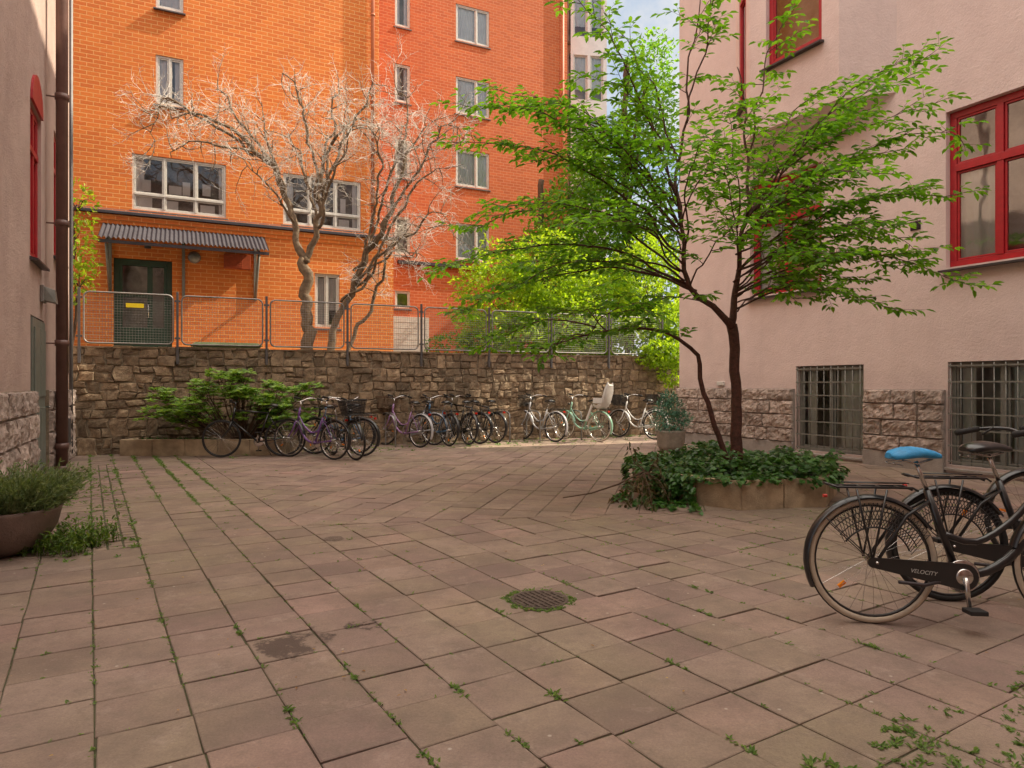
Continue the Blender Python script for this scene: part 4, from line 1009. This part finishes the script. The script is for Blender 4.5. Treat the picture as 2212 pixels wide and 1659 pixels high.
# ------------------------------------------------------------------ bicycles
def matcol(name,col,rough=.3): 
    return bpy.data.materials.get(name) or pm(name,col,rough,0,.08,10,coat=.4)
def arc(c,r,a0,a1,n): 
    return [(c[0]+r*math.cos(rad(a0+(a1-a0)*i/n)),0,c[1]+r*math.sin(rad(a0+(a1-a0)*i/n))) for i in range(n+1)]
def bicycle(label,loc,head,fm,step=True,basket=None,tyre=M_rubber,rack=True,guard=True,child=False,saddle=M_black,roll=4,cguard=True,sport=False,text=False,group='bicycles parked along the stone wall',steer=0,gm=None,fine=False,rimm=M_chrome):
    E=empty('bicycle',loc,(rad(roll),0,rad(head)),label=label,category='bicycle',group=group)
    gm=gm or M_black; r=.345; W=1.08
    nn=48 if fine else 28; tk=1.28 if fine else 1.0
    def wheel(x,sa=0):
        w=MB(); 
        w.tube([(0,-.05,0),(0,.05,0)],.02,10); w.tube([(0,-.08,0),(0,.08,0)],.008,6)
        for i in range(28):
            a=2*math.pi*i/28; b=a+(.35 if i%4<2 else -.35); sd=-.028 if i%2 else .028
            w.tube([(.02*math.cos(b),sd,.02*math.sin(b)),((r-.035)*math.cos(a),0,(r-.035)*math.sin(a))],.0014 if fine else .002,3)
        wo=w.obj('wheel',M_chrome,E,(x,0,r),(0,rad(R.uniform(0,360)),rad(sa)))
        t=MB(); t.tube([((r-.018)*math.cos(2*math.pi*i/nn),0,(r-.018)*math.sin(2*math.pi*i/nn)) for i in range(nn)],.019 if not sport else .013,8,0,True)
        if tyre is not M_rubber:
            t2=MB(); t2.tube([((r-.009)*math.cos(2*math.pi*i/nn),0,(r-.009)*math.sin(2*math.pi*i/nn)) for i in range(nn)],.0125,8,1,True); t.add(t2.v,t2.f,1,True)
        t.obj('tyre',[tyre,M_rubber],wo)
        q=MB(); q.tube([((r-.038)*math.cos(2*math.pi*i/nn),0,(r-.038)*math.sin(2*math.pi*i/nn)) for i in range(nn)],.009,6,0,True); q.obj('rim',rimm,wo)
        if not sport:
            q=MB(); q.box(-.008,.008,-.01,.01,.19,.235); q.obj('reflector',M_orange,wo)
        return wo
    wheel(0); wheel(W,steer)
    f=MB(); BBp=(.45,0,.28); st=(.30,0,.74) if step else (.27,0,.82)
    hb=(.90,0,.66); ht=(.86,0,.90)
    f.tube([BBp,st],.016*tk,8); f.tube([hb,ht],.02*tk,10)
    for sd in (-.05,.05):
        f.tube([(.45,sd*.7,.28),(.2,sd,.31),(0,sd*1.2,r)],.009*tk,6)
        f.tube([(st[0],sd*.4,st[2]-.06),(.17,sd,.60),(0,sd*1.2,r)],.0075*tk,6)
    if step:
        f.tube(smooth([BBp,(.6,0,.30),(.76,0,.42),hb],[.02]*4,.05,0)[0],.02*tk,8)
        f.tube(smooth([(.38,0,.50),(.55,0,.46),(.74,0,.58),(.885,0,.76)],[.0145]*4,.05,0)[0],.0145*tk,8)
    else:
        f.tube([BBp,hb],.018,8); f.tube([(.275,0,.80),(.87,0,.86)],.015,8)
    f.tube([BBp[:1]+(-.04,)+BBp[2:],BBp[:1]+(.04,)+BBp[2:]],.025,10)
    f.obj('frame',fm,E)
    k=MB(); k.tube([(.905,-.055,.64),(.905,.055,.64)],.014,6)
    for sd in (-.055,.055): k.tube([(.905,sd,.64),(.96,sd,.5),(W-.03,sd*.95,.39),(W,sd*.95,r)],[.013,.012,.010,.008],6)
    k.obj('fork',fm,E)
    h=MB()
    h.tube([ht,(.845,0,1.0)],.012,8)
    if sport:
        h.tube([(.845,0,1.0),(.92,0,1.0)],.012,8)
        pts=[(.88,-.27,1.02),(.92,-.1,1.0),(.92,.1,1.0),(.88,.27,1.02)]; gr=[[(.88,s*.18,1.02),(.87,s*.29,1.025)] for s in (-1,1)]
    else:
        pts=[(.62,-.27,1.06),(.74,-.28,1.08),(.86,-.2,1.08),(.90,-.05,1.02),(.90,.05,1.02),(.86,.2,1.08),(.74,.28,1.08),(.62,.27,1.06)]
        h.tube([(.845,0,1.0),(.90,0,1.02)],.012,8); gr=[[(.73,s*.28,1.08),(.60,s*.27,1.055)] for s in (-1,1)]
    h.tube(smooth(pts,[.011]*len(pts),.04,0)[0],.011,8)
    ho=h.obj('handlebar',M_chrome if not (sport or fine) else M_black,E)
    for g_ in gr: 
        q=MB(); q.tube(g_,.017,8); q.obj('grip',M_rubber,ho)
    if not sport:
        for s in (-1,1):
            q=MB(); q.tube([(.80,s*.25,1.09),(.72,s*.22,1.05)],.006,5)
            q.obj('brake_lever',M_rubber,ho)
        q=MB(); q.tube(smooth([(.84,.22,1.08),(.98,.1,1.0),(.96,.02,.8),(.93,.05,.66)],[.004]*4,.05,0)[0],.004,4); q.obj('brake_cable',M_rubber,ho)
    sz=.93
    s3=MB(); rings=[]
    for (x,w,t_) in ((-.135,.045,.02),(-.12,.085,.034),(-.07,.102,.042),(-.01,.082,.04),(.05,.045,.034),(.11,.026,.028),(.145,.014,.016)):
        ring=[]
        for i in range(12):
            a=2*math.pi*i/12; ring.append((.235+x,w*math.cos(a),sz+.012*math.cos(x*14)+t_*math.sin(a)*(1 if math.sin(a)>0 else .6)-(.012*abs(math.cos(a))**2 if w>.06 else 0)))
        rings.append(ring)
    s3.loft(rings); so=s3.obj('saddle',saddle,E)
    s3=MB(); s3.tube([st,(st[0]-.055,0,sz-.03)],.0125,8)
    for sd in (-.03,.03): s3.tube([(.33,sd*.4,sz-.02),(.24,sd,sz-.045),(.13,sd*1.6,sz-.015)],.0045,5)
    if not sport:
        for sd in (-.045,.045): s3.tube([(.13+.03*math.cos(i*.9),sd+.012*math.sin(i*1.6),sz-.055+i*.004) for i in range(9)],.003,4)
    s3.obj('seat_post',M_chrome,so)
    c=MB(); c.lathe([(.0,-.058),(.03,-.058),(.085,-.052),(.09,-.048),(.085,-.044),(0,-.044)],28,BBp,0,'y')
    ca=rad(-86)
    for s,y in ((1,-.085),(-1,.075)):
        e=V((BBp[0]+s*.165*math.cos(ca),y*1.05,BBp[2]+s*.165*math.sin(ca))); c.tube([(BBp[0],y*.95,BBp[2]),e],[.016,.012],6)
    co_=c.obj('crankset',M_chrome,E)
    for s,y in ((1,-.14),(-1,.13)):
        e=V((BBp[0]+s*.165*math.cos(ca),y,BBp[2]+s*.165*math.sin(ca))); p=MB(); p.box(e.x-.045,e.x+.045,e.y-.045,e.y+.045,e.z-.012,e.z+.012); p.obj('pedal',M_rubber,co_,bevel=.004)
    if cguard:
        q=MB(); poly=[]
        for i in range(13): a=rad(-90+180*i/12); poly.append((.45+.072*math.cos(a),.28+.072*math.sin(a)))
        for i in range(9): a=rad(90+180*i/8); poly.append((-.02+.028*math.cos(a),.345+.028*math.sin(a)))
        fr_=[(x,-.072,z) for x,z in poly]; bk=[(x,-.058,z) for x,z in poly]
        q.add(fr_,[list(range(len(poly)))]); q.loft([fr_,bk],0,False,False)
        cg=q.obj('chain_guard',gm,E)
        q=MB(); q.lathe([(0,-.080),(.038,-.080),(.046,-.074),(.046,-.073)],24,BBp,0,'y'); q.obj('guard_disc',M_chrome,cg)
        if text:
            cu=bpy.data.curves.new('lt','FONT'); cu.body='VELOCITY'; cu.size=.03; cu.extrude=.0004; cu.shear=.2
            to=bpy.data.objects.new('tmp',cu); COL.objects.link(to)
            dg=bpy.context.evaluated_depsgraph_get(); me=bpy.data.meshes.new_from_object(to.evaluated_get(dg)); bpy.data.objects.remove(to)
            me.materials.clear(); me.materials.append(M_textw)
            lo_=bpy.data.objects.new('lettering',me); COL.objects.link(lo_); lo_.parent=cg; lo_.location=(.17,-.0735,.300); lo_.rotation_euler=(rad(90),rad(7),0)
    else:
        q=MB(); q.tube([(.45,-.05,.365),(.0,-.05,.385)],.004,4); q.tube([(.45,-.05,.195),(.0,-.05,.305)],.004,4); q.obj('chain',M_sill,E)
    if guard:
        for (cx_,a0,a1) in ((0,30,205),(W,5,165)):
            pts=arc((cx_,r),r+.022,a0,a1,22); mbg=MB(); vs=[]
            for p in pts:
                d=V((p[0]-cx_,0,p[2]-r)).normalized(); P=V(p)
                for (yy,dr) in ((-.032,-.018),(-.022,-.003),(0,.002),(.022,-.003),(.032,-.018)): vs.append(P+V((0,yy,0))+d*dr)
            fs=[[i*5+j,i*5+j+1,(i+1)*5+j+1,(i+1)*5+j] for i in range(len(pts)-1) for j in range(4)]
            mbg.add(vs,fs,0,True)
            if cx_==0: 
                for s in (-.045,.045): mbg.tube([(0,s,r),(-.25,s*.7,.5+.08)],.003,4)
            mbg.obj('mudguard',gm if fm is not M_black else M_black,E)
    if rack:
        q=MB(); z=.755
        for s in (-.06,.06):
            q.tube([(.24,s*.5,z-.02),(.2,s,z),(-.2,s,z),(-.24,s*.7,z+.015)],.0055*tk,6)
            q.tube([(-.02,s*1.1,r+.01),(-.1,s*1.2,z-.01)],.005*tk,6); q.tube([(-.02,s*1.1,r+.01),(.06,s*1.2,z-.01)],.005*tk,6)
        q.tube([(-.24,-.042,z+.015),(-.25,0,z+.02),(-.24,.042,z+.015)],.0055,6)
        for x in (-.15,-.05,.05,.15): q.tube([(x,-.06,z),(x,.06,z)],.004,5)
        for s in (-.015,.02): q.tube([(.2,s,z+.02),(-.15,s,z+.022)],.004,5)
        q.obj('luggage_rack',M_black if fm is not M_white else M_chrome,E)
        lw,lh=(.014,.010) if fine else (.035,.022)
        q=MB(); q.loft([[(-.255+d_,lw*math.cos(2*math.pi*i/12),.70+lh*math.sin(2*math.pi*i/12)) for i in range(12)] for d_ in (0,.02)][::-1]); q.obj('rear_light',M_redl,E)
    if fine:
        q=MB()
        for i in range(26):
            a=rad(28+i*4.2)
            q.tube([((r-.02)*math.cos(a),-.05,r+(r-.02)*math.sin(a)),(.19*math.cos(a-.25),-.052,r+.19*math.sin(a-.25))],.0022,3)
            q.tube([((r-.02)*math.cos(a),-.05,r+(r-.02)*math.sin(a)),(.19*math.cos(a+.25),-.052,r+.19*math.sin(a+.25))],.0022,3)
        q.tube([(p[0],-.051,p[2]) for p in arc((0,r),.19,20,145,16)],.005,5)
        q.tube([(p[0],-.051,p[2]) for p in arc((0,r),.235,22,142,16)],.003,4)
        q.tube([(p[0],-.051,p[2]) for p in arc((0,r),.28,24,140,16)],.003,4)
        q.obj('skirt_guard',M_black,E)
        q=MB(); q.tube([(.38,-.05,.26),(.24,-.085,.235),(.10,-.095,.25)],.010,6); q.obj('kickstand',M_sill,E)
    else:
        q=MB(); q.tube([(.36,-.03,.27),(.24,-.16,.02)],.008,5); q.obj('kickstand',M_chrome,E)
    if not sport:
        q=MB(); q.tube([(.93,0,.86),(1.0,0,.86)],[.022,.032],10); q.obj('front_light',M_black,E)
    if basket:
        q=MB(); x0,x1,y0,y1,z0,z1=.96,1.22,-.15,.15,.80,1.05
        def rect(z,e): return [(x0-e,y0-e,z),(x1+e,y0-e,z),(x1+e,y1+e,z),(x0-e,y1+e,z)]
        for j in range(10):
            z=z0+(z1-z0)*j/9; q.tube(rect(z,.045*j/9),.0042 if j<9 else .008,4,0,True,sm=False)
        lo_=rect(z0,0);hi=rect(z1,.045)
        for i in range(4):
            for t_ in range(12):
                f_=t_/12; a=V(lo_[i]).lerp(V(lo_[(i+1)%4]),f_); b=V(hi[i]).lerp(V(hi[(i+1)%4]),f_); q.tube([a,b],.0038,3)
        q.add(rect(z0,-.002),[[0,1,2,3]])
        q.obj('basket',basket,E)
    if child:
        q=MB(); rings=[]
        for (x,z,w) in ((.12,.82,.13),(.0,.79,.15),(-.10,.84,.16),(-.17,1.0,.17),(-.22,1.2,.16),(-.25,1.33,.10)):
            rings.append([(x,-w,z+.05),(x+.03,-w*.8,z),(x+.01,0,z-.01),(x+.03,w*.8,z),(x,w,z+.05),(x-.03,w*.85,z-.03),(x-.03,0,z-.04),(x-.03,-w*.85,z-.03)])
        q.loft(rings); 
        for s in (-1,1): q.loft([[(.12,s*.13,.80),(.16,s*.13,.80),(.16,s*.16,.84),(.12,s*.16,.84)],[(.26,s*.12,.45),(.32,s*.12,.45),(.32,s*.15,.47),(.26,s*.15,.47)]],0,False); q.box(-.16,.1,s*.155-.012,s*.155+.012,.88,1.0)
        q.obj('child_seat',M_cseat,E,bevel=.006)
    return E
M_cseat=pm('pale_plastic',(.62,.60,.57),.5,0,.06,6)
M_purple=matcol('purple_paint',(.17,.07,.28)); M_lil=matcol('lilac_paint',(.34,.18,.38)); M_navy=matcol('blue_paint',(.06,.17,.32)); M_mint=matcol('mint_paint',(.28,.52,.38)); M_wht=matcol('white_bike_paint',(.70,.70,.68)); M_silv=matcol('silver_paint',(.45,.45,.47))
M_wick=pm('wicker',(.16,.10,.06),.8,0,.3,20)
bicycle('black sports bicycle with straight frame by the planter bed',(-4.18,12.5,0),190,M_black,step=False,rack=False,guard=False,sport=True,cguard=False,rimm=M_black)
bicycle('purple ladies bicycle leaning among the others',(-3.12,11.95,0),152,M_purple,cguard=False,steer=10)
bicycle('black city bicycle with wire basket facing out',(-3.35,12.75,0),-54,M_black,basket=M_rubber,steer=8,cguard=False)
bicycle('black upright bicycle behind the purple one',(-2.95,13.1,0),163,M_black,steer=-12)
bicycle('dark blue bicycle wedged between the black ones',(-2.75,12.55,0),158,M_navy,steer=14,cguard=False)
bicycle('lilac step-through bicycle with large dark basket',(-1.93,14.25,0),142,M_lil,basket=M_wick,gm=M_silv,steer=6)
bicycle('grey bicycle squeezed in behind the lilac one',(-1.7,14.85,0),150,M_silv,gm=M_silv,cguard=False,steer=-6)
bicycle('blue city bicycle with mudguards near the stone wall',(-1.35,14.55,0),128,M_navy,step=True,steer=-14)
bicycle('black gents bicycle with silver mudguards',(-.72,15.1,0),140,M_black,step=False,gm=M_silv,cguard=False,steer=5)
bicycle('black bicycle with dark saddle in the middle of the row',(-.38,15.35,0),134,M_black,step=False,cguard=False,steer=-8)
bicycle('black ladies bicycle with chrome rack tucked in the row',(-.95,14.85,0),124,M_black,cguard=True,steer=9)
bicycle('silver grey bicycle with wire basket in sunlight',(.98,15.6,0),133,M_silv,basket=M_rubber,steer=4,gm=M_silv,cguard=False,tyre=M_rubber)
bicycle('mint green bicycle with pale child seat on the rack',(2.0,15.7,0),135,M_mint,basket=M_wick,child=True,tyre=M_cream,gm=M_mint)
bicycle('white step-through bicycle with front basket at the row end',(3.4,16.3,0),133,M_wht,basket=M_rubber,gm=M_wht)
bicycle('white bicycle half hidden beyond the building corner',(4.35,16.7,0),132,M_wht,basket=M_rubber,gm=M_wht,steer=10)
G2='bicycles parked by the pink building'
bicycle('black step-through bicycle with blue saddle cover and cream tyres',(2.01,3.80,0),-6,M_black,tyre=M_cream,saddle=M_blue,text=True,fine=True,group=G2,roll=-3,rimm=M_black)
bicycle('black city bicycle with black saddle behind the first',(2.68,4.18,0),-6,M_black,fine=True,group=G2,roll=-3,rimm=M_black)
bicycle('dark bicycle facing the opposite way at the back',(4.9,5.05,0),182,M_black,fine=True,group=G2,roll=3,saddle=M_rubber)
for i,(x,y) in enumerate(((-2.6,14.6),(-.2,15.9),(.5,16.1),(1.5,16.5))):
    q=MB(); q.tube(smooth([(-.3,0,0),(-.3,0,.55),(-.2,0,.68),(.2,0,.68),(.3,0,.55),(.3,0,0)],[.02]*6,.06,0)[0],.018,8)
    q.obj('bicycle_stand',M_galv,None,(x,y,0),(0,0,rad(120)),label='low galvanised steel hoop bicycle stand by the wall',category='bicycle stand',group='bicycle stands along the wall')

# ------------------------------------------------------------------ light, sky, camera
AZ=rad(17); EL=rad(45)
sd=V((math.cos(EL)*math.cos(AZ),math.cos(EL)*math.sin(AZ),math.sin(EL)))
l=bpy.data.lights.new('sun','SUN'); l.energy=8; l.angle=rad(.5); l.color=(1,.87,.66)
lo=bpy.data.objects.new('sun',l); COL.objects.link(lo); lo.rotation_euler=sd.to_track_quat('Z','Y').to_euler(); lo.location=(20,0,30)
w=bpy.data.worlds.new('World'); scn.world=w; w.use_nodes=True; nt=w.node_tree; nt.nodes.clear()
out=N(nt,'ShaderNodeOutputWorld'); bg=N(nt,'ShaderNodeBackground'); bg.inputs[1].default_value=.15
sk=N(nt,'ShaderNodeTexSky',sky_type='NISHITA'); sk.sun_disc=False; sk.sun_elevation=EL; sk.sun_rotation=rad(73); sk.dust_density=1.0; sk.air_density=1.0
tc=N(nt,'ShaderNodeTexCoord').outputs['Generated']; n=noise_n(nt,5.5,7,.6,tc)
skc=mixc(nt,.6,sk.outputs[0],(3.4,4.4,5.6))
c=mixc(nt,ramp(nt,n.outputs[0],[(.42,.12),(.58,.9)]),skc,(5.9,5.8,5.7))
# sky overhead, out of view, brightened as added fill light for the courtyard
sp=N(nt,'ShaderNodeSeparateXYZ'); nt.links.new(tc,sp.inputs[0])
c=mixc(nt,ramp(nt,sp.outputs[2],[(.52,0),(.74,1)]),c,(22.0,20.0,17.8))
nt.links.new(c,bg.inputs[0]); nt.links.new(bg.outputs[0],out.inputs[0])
cam=bpy.data.cameras.new('camera'); cam.lens=24; cam.sensor_width=36; cam.clip_end=800; cam.clip_start=.05
co=bpy.data.objects.new('camera',cam); COL.objects.link(co); co.location=(0,0,1.33); co.rotation_euler=(rad(90),0,0)
scn.camera=co
scn.view_settings.view_transform='Standard'; scn.view_settings.look='None'; scn.view_settings.exposure=0
